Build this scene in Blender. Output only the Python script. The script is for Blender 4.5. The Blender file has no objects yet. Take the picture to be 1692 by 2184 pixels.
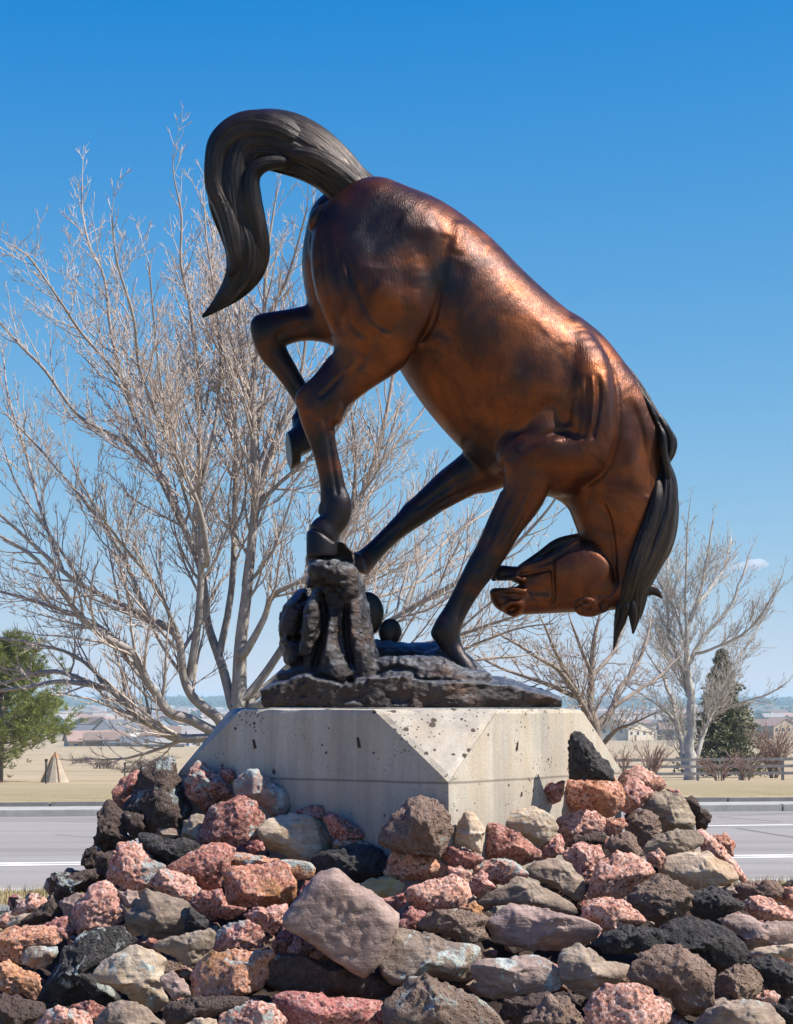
import bpy, bmesh, math, random
import numpy as np
from mathutils import Vector, Matrix
from mathutils import noise as mnoise

scene = bpy.context.scene
COL = scene.collection
R = math.radians

# ------------------------------------------------------------------ camera
F = 4400.0                      # focal length in units of a 1692 unit wide picture
PITCH = math.atan(408.0 / F)
CAM_H = 1.70
cam_d = bpy.data.cameras.new("camera")
cam_d.sensor_fit = 'HORIZONTAL'
cam_d.sensor_width = 36.0
cam_d.lens = 36.0 * F / 1692.0
cam_d.clip_start = 0.1
cam_d.clip_end = 30000.0
cam = bpy.data.objects.new("camera", cam_d)
COL.objects.link(cam)
cam.location = (0, 0, CAM_H)
cam.rotation_euler = (math.pi / 2 + PITCH, 0, 0)
scene.camera = cam

# ------------------------------------------------------------------ sky and sun
SUN_ELEV = R(50)
SUN_AZ = R(9)                 # degrees towards the camera from due right (+X)
sun_dir = Vector((math.cos(SUN_ELEV) * math.cos(SUN_AZ), -math.cos(SUN_ELEV) * math.sin(SUN_AZ), math.sin(SUN_ELEV)))
world = bpy.data.worlds.new("World")
scene.world = world
world.use_nodes = True
wn = world.node_tree.nodes; wl = world.node_tree.links
bg = wn["Background"]
sky = wn.new("ShaderNodeTexSky")
sky.sky_type = 'NISHITA'
sky.sun_disc = False
sky.sun_elevation = SUN_ELEV
sky.sun_rotation = math.atan2(sun_dir.x, sun_dir.y)
sky.altitude = 1800.0
sky.air_density = 0.5
sky.dust_density = 0.0
sky.ozone_density = 3.0
# deep polarised blue of the photograph: one response curve per colour channel, the same in every direction
sp = wn.new("ShaderNodeSeparateColor"); cb = wn.new("ShaderNodeCombineColor")
wl.new(sky.outputs[0], sp.inputs[0])
def channel(i, c0, k, a):
    def mth(op, x, y):
        n = wn.new("ShaderNodeMath"); n.operation = op
        for q, v in ((0, x), (1, y)):
            if isinstance(v, float): n.inputs[q].default_value = v
            else: wl.new(v, n.inputs[q])
        return n.outputs[0]
    c = sp.outputs[i]
    return mth('MULTIPLY', mth('DIVIDE', mth('MAXIMUM', mth('SUBTRACT', c, c0), 0.0), mth('ADD', c, k)), a)
EXPO, SKY_S = 0.72, 0.12
SKY_K = 1.0 / (2 ** EXPO * SKY_S)
for i_, (c0, k_, a_) in enumerate(((0.56, 4.0, 1.35), (0.40, 1.5, 0.91), (0.0, 0.75, 0.885))):
    wl.new(channel(i_, c0, k_, a_ * SKY_K), cb.inputs[i_])
wl.new(cb.outputs[0], bg.inputs[0])
bg.inputs[1].default_value = SKY_S
sun_l = bpy.data.lights.new("sun", 'SUN')
sun_l.energy = 5.0
sun_l.angle = R(0.5)
sun_l.color = (1.0, 0.95, 0.87)
sun = bpy.data.objects.new("sun", sun_l)
COL.objects.link(sun)
sun.rotation_euler = (-sun_dir).to_track_quat('-Z', 'Y').to_euler()
sun.location = (20, 0, 30)

scene.view_settings.view_transform = 'Standard'
scene.view_settings.look = 'None'
scene.view_settings.gamma = 1.0
scene.view_settings.use_curve_mapping = False
scene.view_settings.exposure = EXPO
scene.render.engine = 'CYCLES'
scene.cycles.max_bounces = 6
scene.cycles.diffuse_bounces = 3
scene.cycles.glossy_bounces = 3
scene.cycles.volume_bounces = 1
scene.cycles.use_denoising = True

# ------------------------------------------------------------------ helpers
CP, SP = math.cos(PITCH), math.sin(PITCH)
def P(px, py, Y):
    """point at distance Y (metres in front of the camera) seen at picture position px, py"""
    u = (px - 846.0) / F; v = (1092.0 - py) / F
    yy = CP - SP * v; zz = SP + CP * v
    t = Y / yy
    return Vector((u * t, Y, CAM_H + zz * t))
def ray(px, py):
    return P(px, py, 1.0) - Vector((0, 0, CAM_H))
def to_px(p):
    """inverse of P for numpy arrays (n,3)"""
    x = p[:, 0]; y = p[:, 1]; z = p[:, 2] - CAM_H
    d = CP * y + SP * z; h = -SP * y + CP * z
    return 846.0 + F * x / d, 1092.0 - F * h / d

def set_props(o, label=None, category=None, group=None, kind=None):
    if label: o["label"] = label
    if category: o["category"] = category
    if group: o["group"] = group
    if kind: o["kind"] = kind
    return o
def link(name, mesh, mats=None, parent=None):
    o = bpy.data.objects.new(name, mesh)
    COL.objects.link(o)
    if mats is not None:
        for m in (mats if isinstance(mats, (list, tuple)) else [mats]):
            if m.name not in mesh.materials: mesh.materials.append(m)
    if parent is not None:
        o.parent = parent
        o.matrix_parent_inverse = Matrix.Translation(parent.location).inverted() if parent.type == 'EMPTY' and parent.rotation_euler[2] == 0 else parent.matrix_world.inverted()
    return o
def empty(name, loc, **kw):
    o = bpy.data.objects.new(name, None)
    COL.objects.link(o)
    o.location = loc
    o.empty_display_size = 0.1
    set_props(o, **kw)
    return o
def np_mesh(name, verts, faces, smooth=True):
    """verts (n,3) array, faces (m,k) array of equal-size polygons"""
    me = bpy.data.meshes.new(name)
    verts = np.asarray(verts, dtype=np.float32); faces = np.asarray(faces, dtype=np.int32)
    n, k = faces.shape
    me.vertices.add(len(verts)); me.vertices.foreach_set("co", verts.ravel())
    me.loops.add(n * k); me.loops.foreach_set("vertex_index", faces.ravel())
    me.polygons.add(n)
    me.polygons.foreach_set("loop_start", np.arange(0, n * k, k, dtype=np.int32))
    me.polygons.foreach_set("loop_total", np.full(n, k, dtype=np.int32))
    me.polygons.foreach_set("use_smooth", np.full(n, smooth, dtype=bool))
    me.update(calc_edges=True); me.validate()
    return me
class MB:
    """collects polygons for one mesh"""
    def __init__(s): s.v = []; s.f = []
    def add(s, vs, fs):
        o = len(s.v); s.v += [tuple(v) for v in vs]; s.f += [tuple(i + o for i in f) for f in fs]
    def box(s, c, size, rz=0.0, taper=1.0):
        hx, hy, hz = size[0] / 2, size[1] / 2, size[2] / 2
        vs = []
        for (sx, sy, sz) in ((-1,-1,-1),(1,-1,-1),(1,1,-1),(-1,1,-1),(-1,-1,1),(1,-1,1),(1,1,1),(-1,1,1)):
            t = taper if sz > 0 else 1.0
            x, y = sx * hx * t, sy * hy * t
            vs.append((c[0] + x * math.cos(rz) - y * math.sin(rz), c[1] + x * math.sin(rz) + y * math.cos(rz), c[2] + sz * hz))
        s.add(vs, [(0,3,2,1),(4,5,6,7),(0,1,5,4),(1,2,6,5),(2,3,7,6),(3,0,4,7)])
    def tube(s, pts, rad, n=6, cap=True):
        pts = [Vector(p) for p in pts]
        base = len(s.v); m = len(pts)
        up = Vector((0.31, 0.87, 0.21)).normalized()
        for i, p in enumerate(pts):
            t = (pts[min(i + 1, m - 1)] - pts[max(i - 1, 0)])
            if t.length < 1e-9: t = Vector((0, 0, 1))
            t.normalize()
            a = t.cross(up)
            if a.length < 1e-4: a = t.cross(Vector((1, 0, 0)))
            a.normalize(); b = t.cross(a)
            r = rad[i] if isinstance(rad, (list, tuple)) else rad
            for k in range(n):
                an = 2 * math.pi * k / n
                q = p + a * (r * math.cos(an)) + b * (r * math.sin(an))
                s.v.append((q.x, q.y, q.z))
        for i in range(m - 1):
            for k in range(n):
                k2 = (k + 1) % n
                s.f.append((base + i*n + k, base + i*n + k2, base + (i+1)*n + k2, base + (i+1)*n + k))
        if cap:
            s.f.append(tuple(base + k for k in reversed(range(n))))
            s.f.append(tuple(base + (m-1)*n + k for k in range(n)))
    def mesh(s, name, smooth=False):
        me = bpy.data.meshes.new(name)
        me.from_pydata(s.v, [], s.f)
        if smooth:
            me.polygons.foreach_set("use_smooth", np.ones(len(me.polygons), dtype=bool))
        me.update()
        return me
    def build(s, name, mat, parent=None, smooth=False):
        return link(name, s.mesh(name, smooth), mat, parent)

# ------------------------------------------------------------------ material helpers
class NT:
    def __init__(s, name):
        s.m = bpy.data.materials.new(name); s.m.use_nodes = True
        s.t = s.m.node_tree; s.n = s.t.nodes; s.l = s.t.links
        s.b = s.n["Principled BSDF"]; s.out = s.n["Material Output"]
    def node(s, typ, **kw):
        nd = s.n.new(typ)
        for k, v in kw.items():
            if k.startswith('i_'): nd.inputs[k[2:].replace('_', ' ')].default_value = v
            else: setattr(nd, k, v)
        return nd
    def link(s, a, b): s.l.new(a, b); return s
    def coords(s, scale=(1,1,1), kind='Object', rot=(0,0,0), loc=(0,0,0)):
        tc = s.node("ShaderNodeTexCoord"); mp = s.node("ShaderNodeMapping")
        mp.inputs['Scale'].default_value = scale; mp.inputs['Rotation'].default_value = rot; mp.inputs['Location'].default_value = loc
        s.link(tc.outputs[kind], mp.inputs['Vector']); return mp.outputs[0]
    def noise(s, vec, scale, detail=4, rough=0.55, dist=0.0, out='Fac'):
        nd = s.node("ShaderNodeTexNoise"); nd.inputs['Scale'].default_value = scale; nd.inputs['Detail'].default_value = detail
        nd.inputs['Roughness'].default_value = rough; nd.inputs['Distortion'].default_value = dist
        if vec is not None: s.link(vec, nd.inputs['Vector'])
        return nd.outputs[out]
    def voro(s, vec, scale, feature='F1', out='Distance', rnd=1.0):
        nd = s.node("ShaderNodeTexVoronoi", feature=feature); nd.inputs['Scale'].default_value = scale
        nd.inputs['Randomness'].default_value = rnd
        if vec is not None: s.link(vec, nd.inputs['Vector'])
        return nd.outputs[out]
    def ramp(s, fac, stops, interp='LINEAR'):
        nd = s.node("ShaderNodeValToRGB"); cr = nd.color_ramp; cr.interpolation = interp
        while len(cr.elements) < len(stops): cr.elements.new(0.5)
        for e, (p, c) in zip(cr.elements, stops):
            e.position = p; e.color = (c, c, c, 1) if not isinstance(c, (tuple, list)) else tuple(c) + ((1,) if len(c) == 3 else ())
        s.link(fac, nd.inputs[0]); return nd.outputs[0]
    def mix(s, fac, a, b, blend='MIX'):
        nd = s.node("ShaderNodeMix", data_type='RGBA', blend_type=blend)
        for sock, v in ((nd.inputs[0], fac), (nd.inputs[6], a), (nd.inputs[7], b)):
            if hasattr(v, 'is_linked') or isinstance(v, bpy.types.NodeSocket): s.link(v, sock)
            elif isinstance(v, (tuple, list)): sock.default_value = tuple(v) + ((1,) if len(v) == 3 else ())
            else: sock.default_value = v
        return nd.outputs[2]
    def math(s, op, a, b=None, clamp=False):
        nd = s.node("ShaderNodeMath", operation=op); nd.use_clamp = clamp
        for sock, v in ((nd.inputs[0], a), (nd.inputs[1], b)):
            if v is None: continue
            if isinstance(v, bpy.types.NodeSocket): s.link(v, sock)
            else: sock.default_value = v
        return nd.outputs[0]
    def bump(s, h, strength=0.3, dist=0.02, normal=None):
        nd = s.node("ShaderNodeBump"); nd.inputs['Strength'].default_value = strength; nd.inputs['Distance'].default_value = dist
        s.link(h, nd.inputs['Height'])
        if normal is not None: s.link(normal, nd.inputs['Normal'])
        return nd.outputs[0]
    def attr(s, name, out='Fac'):
        nd = s.node("ShaderNodeAttribute"); nd.attribute_name = name; return nd.outputs[out]
    def sep(s, vec):
        nd = s.node("ShaderNodeSeparateXYZ"); s.link(vec, nd.inputs[0]); return nd.outputs
    def set(s, color=None, rough=None, metal=None, normal=None, spec=None):
        for key, v in (('Base Color', color), ('Roughness', rough), ('Metallic', metal), ('Normal', normal), ('Specular IOR Level', spec)):
            if v is None: continue
            if isinstance(v, bpy.types.NodeSocket): s.link(v, s.b.inputs[key])
            elif isinstance(v, (tuple, list)): s.b.inputs[key].default_value = tuple(v) + ((1,) if len(v) == 3 else ())
            else: s.b.inputs[key].default_value = v
        return s.m
# ------------------------------------------------------------------ plinth
def concrete():
    m = NT("concrete")
    oc = m.coords()
    base = m.noise(oc, 2.2, 6, 0.6, 0.4)
    c = m.ramp(base, [(0.3, (0.44, 0.385, 0.31)), (0.7, (0.57, 0.51, 0.425))])
    st = m.noise(m.coords(scale=(9, 9, 0.7)), 1.0, 5, 0.65)
    c = m.mix(m.ramp(st, [(0.42, 0.0), (0.74, 0.65)]), c, (0.40, 0.29, 0.18))
    c = m.mix(m.ramp(m.noise(m.coords(scale=(5, 5, 0.6), loc=(3, 1, 0)), 1.0, 5, 0.7), [(0.46, 0.0), (0.74, 0.8)]), c, (0.22, 0.205, 0.19))
    c = m.mix(m.ramp(m.noise(oc, 60, 4, 0.7), [(0.4, 0.0), (0.8, 0.35)]), c, (0.25, 0.23, 0.2))
    z = m.sep(m.coords())[2]
    low_tone = m.math('ADD', z, m.math('MULTIPLY', m.math('SUBTRACT', m.noise(m.coords(scale=(3, 3, 1)), 1.5, 5, .65), 0.5), 0.6))  # grey tone grows towards the bottom, its edge broken by noise
    c = m.mix(m.math('MULTIPLY', m.ramp(m.math('MULTIPLY', low_tone, .5), [(0.50, 0.45), (0.70, 0.0)]), 1.0), c, (0.20, 0.195, 0.185))
    joint = m.ramp(m.math('ABSOLUTE', m.math('SUBTRACT', m.math('ADD', z, m.math('MULTIPLY', base, .012)), 1.353)), [(.002, .75), (.007, 0.0)])
    c = m.mix(joint, c, (.12, .10, .085))
    pv = m.node("ShaderNodeTexVoronoi"); pv.inputs['Scale'].default_value = 16
    m.link(oc, pv.inputs['Vector'])
    pit = m.math('SUBTRACT', pv.outputs['Distance'], m.math('MULTIPLY', m.ramp(m.noise(oc, 6, 4, .7), [(.42, 0.0), (.72, 1.0)]), 0.24))
    # air holes: many and large on the sloping front chamfer, few and small on the formed faces
    nn = m.sep(m.node("ShaderNodeNewGeometry").outputs['True Normal'])[2]
    slope = m.ramp(nn, [(.15, 0.0), (.30, 1.0)])
    pitm = m.ramp(m.math('SUBTRACT', pit, m.math('MULTIPLY', slope, .11)), [(-.06, 1.0), (-.045, 0.0)])
    pv2 = m.node("ShaderNodeTexVoronoi"); pv2.inputs['Scale'].default_value = 42; m.link(oc, pv2.inputs['Vector'])
    pit2 = m.math('SUBTRACT', pv2.outputs['Distance'], m.math('MULTIPLY', m.ramp(m.noise(oc, 5, 3), [(.40, 0.0), (.75, 1.0)]), .32))
    pitm = m.math('MAXIMUM', pitm, m.ramp(m.math('SUBTRACT', pit2, m.math('MULTIPLY', slope, .07)), [(-.05, .9), (-.03, 0.0)]))
    c = m.mix(pitm, c, (0.09, 0.07, 0.055))
    h = m.math('SUBTRACT', m.noise(oc, 90, 5, 0.7), m.math('MULTIPLY', pitm, 3.0))
    m.set(c, 0.9, 0.0, m.bump(h, 0.5, 0.006), spec=0.25)
    return m.m
M_CONCRETE = concrete()
PC = Vector((0.232, 9.2)); PS = 1.591; PTH = math.atan(0.700)
EL = Vector((-math.cos(PTH), math.sin(PTH))); ER = Vector((math.sin(PTH), math.cos(PTH)))
PTOP, PCHZ, PCUT = 1.674, 1.35, 0.415
def make_plinth():
    bm = bmesh.new()
    def pt(a, b, z):
        q = PC + EL * (a * PS) + ER * (b * PS); return bm.verts.new((q.x, q.y, z))
    c = PCUT / PS
    cor = [(0, 0), (0, 1), (1, 1), (1, 0)]
    bot = [pt(a, b, 0.02) for a, b in cor]
    mid = [pt(a, b, PCHZ) for a, b in cor]
    top = []
    for i, (a, b) in enumerate(cor):
        pa, pb = cor[i - 1], cor[(i + 1) % 4]
        top.append((pt(a + (pa[0] - a) * c, b + (pa[1] - b) * c, PTOP), pt(a + (pb[0] - a) * c, b + (pb[1] - b) * c, PTOP)))
    for i in range(4):
        j = (i + 1) % 4
        bm.faces.new((bot[i], bot[j], mid[j], top[j][0], top[i][1], mid[i]))
        bm.faces.new((mid[i], top[i][1], top[i][0]))
    bm.faces.new([v for pr in top for v in pr])
    bm.faces.new(list(reversed(bot)))
    bmesh.ops.recalc_face_normals(bm, faces=bm.faces)
    # pour joint and rough worn edges
    bmesh.ops.bisect_plane(bm, geom=bm.verts[:] + bm.edges[:] + bm.faces[:], plane_co=(0, 0, PCHZ - .002), plane_no=(0, 0, 1))
    bmesh.ops.triangulate(bm, faces=bm.faces)
    bmesh.ops.subdivide_edges(bm, edges=bm.edges[:], cuts=14, use_grid_fill=True)
    bmesh.ops.remove_doubles(bm, verts=bm.verts, dist=1e-4)
    bmesh.ops.triangulate(bm, faces=bm.faces)
    bm.normal_update()
    sharp = set()
    for e in bm.edges:
        if len(e.link_faces) == 2 and e.calc_face_angle() > 0.2:
            sharp.add(e.verts[0]); sharp.add(e.verts[1])
    for v in bm.verts:
        p = v.co.copy()
        n = mnoise.noise(p * 3.0) * 0.004
        if v in sharp and v.co.z > 0.1:
            n -= 0.006 + 0.016 * max(0, mnoise.noise(p * 14.0)) + 0.012 * max(0, mnoise.noise(p * 40.0))
        v.co += v.normal * n
    me = bpy.data.meshes.new("plinth"); bm.to_mesh(me); bm.free()
    return link("plinth", me, M_CONCRETE)
plinth = make_plinth()
set_props(plinth, "pale stained concrete plinth with chamfered corners carrying the horse statue", "plinth")

# rusty form ties left in the formed faces
def tie(px, py, face, h, lean):
    u0, w0, o0 = (EL, Vector((-EL.y, EL.x)), PC) if face == 'L' else (ER, Vector((ER.y, -ER.x)), PC)
    rd = ray(px, py)
    # where the line of sight meets the vertical face
    n2 = Vector((w0.x, w0.y)); t = (o0.dot(n2)) / (rd.x * n2.x + rd.y * n2.y)
    p = Vector((0, 0, CAM_H)) + rd * t
    mb = MB(); d = Vector((u0.x, u0.y, 0)); n3 = Vector((n2.x, n2.y, 0))
    if n3.y > 0: n3 = -n3
    a = [p + d * (sx * .007 + sz * lean) + Vector((0, 0, sz * h / 2)) + n3 * e for e in (-.01, .004) for (sx, sz) in ((-1, -1), (1, -1), (.7, 1), (-.7, 1))]
    mb.add(a, [(0, 1, 2, 3), (7, 6, 5, 4), (0, 4, 5, 1), (1, 5, 6, 2), (2, 6, 7, 3), (3, 7, 4, 0)])
    mb.build("form_tie", M_TIE, plinth)
tm = NT("rusty_tie"); M_TIE = tm.set(tm.ramp(tm.noise(tm.coords(), 60, 3), [(.3, (.02, .014, .012)), (.7, (.07, .035, .02))]), .9)
for a in ((543, 1587, 'L', .042, .006), (765, 1584, 'L', .046, .005), (1103, 1592, 'R', .036, .004), (1112, 1694, 'R', .02, .002)): tie(*a)
# ------------------------------------------------------------------ implicit sculpting (smooth unions on a grid, then surface nets)
def catmull(pts, sub):
    pts = np.asarray(pts, dtype=float); out = []
    n = len(pts)
    for i in range(n - 1):
        p0 = pts[max(i - 1, 0)]; p1 = pts[i]; p2 = pts[i + 1]; p3 = pts[min(i + 2, n - 1)]
        for k in range(sub):
            t = k / sub
            out.append(0.5 * (2*p1 + (p2 - p0)*t + (2*p0 - 5*p1 + 4*p2 - p3)*t*t + (3*p1 - p0 - 3*p2 + p3)*t**3))
    out.append(pts[-1])
    return np.array(out)
class Sculpt:
    def __init__(s, lo, hi, h, Y0):
        s.lo = np.array(lo, dtype=np.float32); s.h = h; s.Y0 = Y0
        s.n = np.ceil((np.array(hi) - s.lo) / h).astype(int) + 1
        s.ax = [s.lo[i] + h * np.arange(s.n[i], dtype=np.float32) for i in range(3)]
        s.f = np.full(tuple(s.n), 1.0, dtype=np.float32)
    def world(s, pts):
        """(px, py, dy, ra, rb) in picture units / metres -> x y z ra rb in metres"""
        out = []
        for p in pts:
            px, py, dy, ra = p[:4]; rb = p[4] if len(p) > 4 else ra
            Y = s.Y0 + dy; w = P(px, py, Y); k = Y / F
            out.append((w.x, w.y, w.z, ra * k, rb * k))
        return np.array(out)
    def field(s, pts, sub, pad):
        q = s.world(pts)
        q = catmull(q, sub) if len(q) > 1 else np.vstack([q, q + np.array([1e-4, 0, 0, 0, 0])])
        q[:, 3:] = np.maximum(q[:, 3:], 0.002)
        r = np.maximum(q[:, 3], q[:, 4])[:, None] + pad
        lo = (q[:, :3] - r).min(0); hi = (q[:, :3] + r).max(0)
        i0 = np.clip(np.floor((lo - s.lo) / s.h).astype(int), 0, s.n - 1); i1 = np.clip(np.ceil((hi - s.lo) / s.h).astype(int) + 1, 1, s.n)
        sl = tuple(slice(a, b) for a, b in zip(i0, i1))
        shp = tuple(b - a for a, b in zip(i0, i1))
        d = np.full(shp, 1.0, dtype=np.float32)
        for a, b in zip(q[:-1], q[1:]):
            rr = max(a[3], a[4], b[3], b[4]) + pad
            l2 = np.minimum(a[:3], b[:3]) - rr; h2 = np.maximum(a[:3], b[:3]) + rr
            j0 = np.clip(np.floor((l2 - s.lo) / s.h).astype(int), i0, i1); j1 = np.clip(np.ceil((h2 - s.lo) / s.h).astype(int) + 1, i0, i1)
            if (j1 <= j0).any(): continue
            X = s.ax[0][j0[0]:j1[0], None, None]; Y = s.ax[1][None, j0[1]:j1[1], None]; Z = s.ax[2][None, None, j0[2]:j1[2]]
            ab = (b - a)[:3]; L2 = float(ab @ ab) + 1e-12
            t = np.clip(((X - a[0]) * ab[0] + (Y - a[1]) * ab[1] + (Z - a[2]) * ab[2]) / L2, 0, 1)
            dx = X - (a[0] + t * ab[0]); dy = Y - (a[1] + t * ab[1]); dz = Z - (a[2] + t * ab[2])
            ra = a[3] + t * (b[3] - a[3]); rb = a[4] + t * (b[4] - a[4])
            tn = ab / math.sqrt(L2)
            bv = np.array([0, 1.0, 0]) - tn * tn[1]; bl = np.linalg.norm(bv)
            bv = bv / bl if bl > 0.2 else np.array([0, 1.0, 0])
            db = dx * bv[0] + dy * bv[1] + dz * bv[2]
            d2 = dx * dx + dy * dy + dz * dz
            do2 = np.maximum(d2 - db * db, 0)
            qq = np.sqrt(do2 / (ra * ra) + db * db / (rb * rb)) + 1e-6
            dist = np.where(qq > 0.35, np.sqrt(d2) * (1 - 1 / qq), -np.minimum(ra, rb) * 0.9)
            dist = np.maximum(dist, -np.minimum(ra, rb))
            o = tuple(slice(j0[i] - i0[i], j1[i] - i0[i]) for i in range(3))
            d[o] = np.minimum(d[o], dist)
        return sl, d
    def add(s, pts, k=0.03, sub=5):
        sl, d = s.field(pts, sub, k + 3 * s.h)
        a = s.f[sl]
        h = np.maximum(k - np.abs(a - d), 0) / k
        s.f[sl] = np.minimum(a, d) - h * h * k * 0.25
    def cut(s, pts, k=0.015, sub=4, depth=1.0):
        sl, d = s.field(pts, sub, k + 3 * s.h)
        a = s.f[sl]; d = -d
        h = np.maximum(k - np.abs(a - d), 0) / k
        s.f[sl] = np.maximum(a, d) + h * h * k * 0.25
    def start_dents(s, width=.05):
        s.bi = np.argwhere(np.abs(s.f) < width)
        p = np.stack([s.ax[k][s.bi[:, k]] for k in range(3)], 1).astype(np.float64)
        s.bx, s.by = to_px(p); s.bd = p[:, 1] - s.Y0; s.bf = np.zeros(len(p))
    def dent(s, pts, r, amp, near=(-9, 9), side=0.0, ramp=True):
        """furrow (amp > 0) or ridge (amp < 0) along a line given in picture units; amp in metres.
        side shifts the furrow's profile so that one bank is steep and the other soft"""
        q = catmull(np.array(pts, dtype=float), 4); m = r * 3
        sel = np.where((s.bx > q[:, 0].min() - m) & (s.bx < q[:, 0].max() + m) & (s.by > q[:, 1].min() - m) & (s.by < q[:, 1].max() + m) & (s.bd > near[0]) & (s.bd < near[1]))[0]
        if len(sel) == 0: return
        x, y = s.bx[sel], s.by[sel]; best = np.full(len(sel), 1e9); sg = np.zeros(len(sel)); uu = np.zeros(len(sel)); n = len(q) - 1
        for k in range(n):
            a, b = q[k], q[k + 1]; e = b - a; L2 = e @ e + 1e-9
            t = np.clip(((x - a[0]) * e[0] + (y - a[1]) * e[1]) / L2, 0, 1)
            dx = x - a[0] - t * e[0]; dy = y - a[1] - t * e[1]; d = np.hypot(dx, dy)
            w = d < best; best = np.where(w, d, best); sg = np.where(w, np.sign(e[0] * dy - e[1] * dx), sg); uu = np.where(w, (k + t) / n, uu)
        rr = r * (1 + side * sg)
        w = np.exp(-(best / np.maximum(rr, 1.0)) ** 2)
        if ramp: w = w * np.clip(np.minimum(uu, 1 - uu) * 6, 0, 1) ** .7
        s.bf[sel] += amp * w
    def end_dents(s):
        s.f[s.bi[:, 0], s.bi[:, 1], s.bi[:, 2]] += s.bf.astype(np.float32)
    def plane(s, c, nrm, rad, k=0.006):
        """slice off what lies beyond a plane, within rad of its centre"""
        nrm = np.array(nrm, dtype=float); nrm /= np.linalg.norm(nrm)
        i0 = np.clip(np.floor((np.array(c) - rad - s.lo) / s.h).astype(int), 0, s.n - 1); i1 = np.clip(np.ceil((np.array(c) + rad - s.lo) / s.h).astype(int) + 1, 1, s.n)
        sl = tuple(slice(a, b) for a, b in zip(i0, i1))
        X = s.ax[0][sl[0], None, None]; Y = s.ax[1][None, sl[1], None]; Z = s.ax[2][None, None, sl[2]]
        d = (X - c[0]) * nrm[0] + (Y - c[1]) * nrm[1] + (Z - c[2]) * nrm[2]
        a = s.f[sl]; h = np.maximum(k - np.abs(a - d), 0) / k
        s.f[sl] = np.where((X-c[0])**2 + (Y-c[1])**2 + (Z-c[2])**2 < rad * rad, np.maximum(a, d) + h * h * k * 0.25, a)
    def mesh(s, relax=2):
        f = s.f; n = s.n
        inside = f < 0
        nx, ny, nz = n
        idx = np.zeros((nx-1, ny-1, nz-1), dtype=np.int8)
        cnt = np.zeros((nx-1, ny-1, nz-1), dtype=np.int8)
        for dx in (0, 1):
            for dy in (0, 1):
                for dz in (0, 1):
                    cnt += inside[dx:nx-1+dx, dy:ny-1+dy, dz:nz-1+dz]
        act = (cnt > 0) & (cnt < 8)
        ci = np.argwhere(act)
        ids = np.full(act.shape, -1, dtype=np.int32); ids[act] = np.arange(len(ci))
        acc = np.zeros((len(ci), 3)); w = np.zeros(len(ci))
        cor = [(0,0,0),(1,0,0),(0,1,0),(1,1,0),(0,0,1),(1,0,1),(0,1,1),(1,1,1)]
        val = [f[ci[:,0]+c[0], ci[:,1]+c[1], ci[:,2]+c[2]] for c in cor]
        for i in range(8):
            for j in range(i + 1, 8):
                if sum(abs(cor[i][k] - cor[j][k]) for k in range(3)) != 1: continue
                a, b = val[i], val[j]
                m = (a < 0) != (b < 0)
                t = np.where(m, a / np.where(m, a - b, 1), 0)
                p = np.array(cor[i])[None] + t[:, None] * (np.array(cor[j]) - np.array(cor[i]))[None]
                acc += p * m[:, None]; w += m
        v = s.lo + s.h * (ci + acc / w[:, None])
        faces = []
        for ax in range(3):
            o = [0, 1, 2]; o.remove(ax); u, vv = o
            sl0 = [slice(None)] * 3; sl1 = [slice(None)] * 3
            sl0[ax] = slice(0, n[ax] - 1); sl1[ax] = slice(1, n[ax])
            for q in (u, vv): sl0[q] = slice(1, n[q] - 1); sl1[q] = slice(1, n[q] - 1)
            A = inside[tuple(sl0)]; B = inside[tuple(sl1)]
            for flip, M in ((False, A & ~B), (True, ~A & B)):
                e = np.argwhere(M)
                if len(e) == 0: continue
                e[:, u] += 1; e[:, vv] += 1
                def cell(du, dv):
                    c = e.copy(); c[:, u] -= du; c[:, vv] -= dv
                    return ids[c[:, 0], c[:, 1], c[:, 2]]
                q = np.stack([cell(1, 1), cell(0, 1), cell(0, 0), cell(1, 0)], 1)
                if (ax == 1) != flip: q = q[:, ::-1]
                faces.append(q)
        faces = np.vstack(faces)
        for _ in range(relax):
            sm = np.zeros_like(v); c = np.zeros(len(v))
            for i in range(4):
                a = faces[:, i]; b = faces[:, (i + 1) % 4]
                np.add.at(sm, a, v[b]); np.add.at(c, a, 1)
                np.add.at(sm, b, v[a]); np.add.at(c, b, 1)
            v = v * 0.4 + 0.6 * sm / np.maximum(c, 1)[:, None]
        return v, faces
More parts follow.
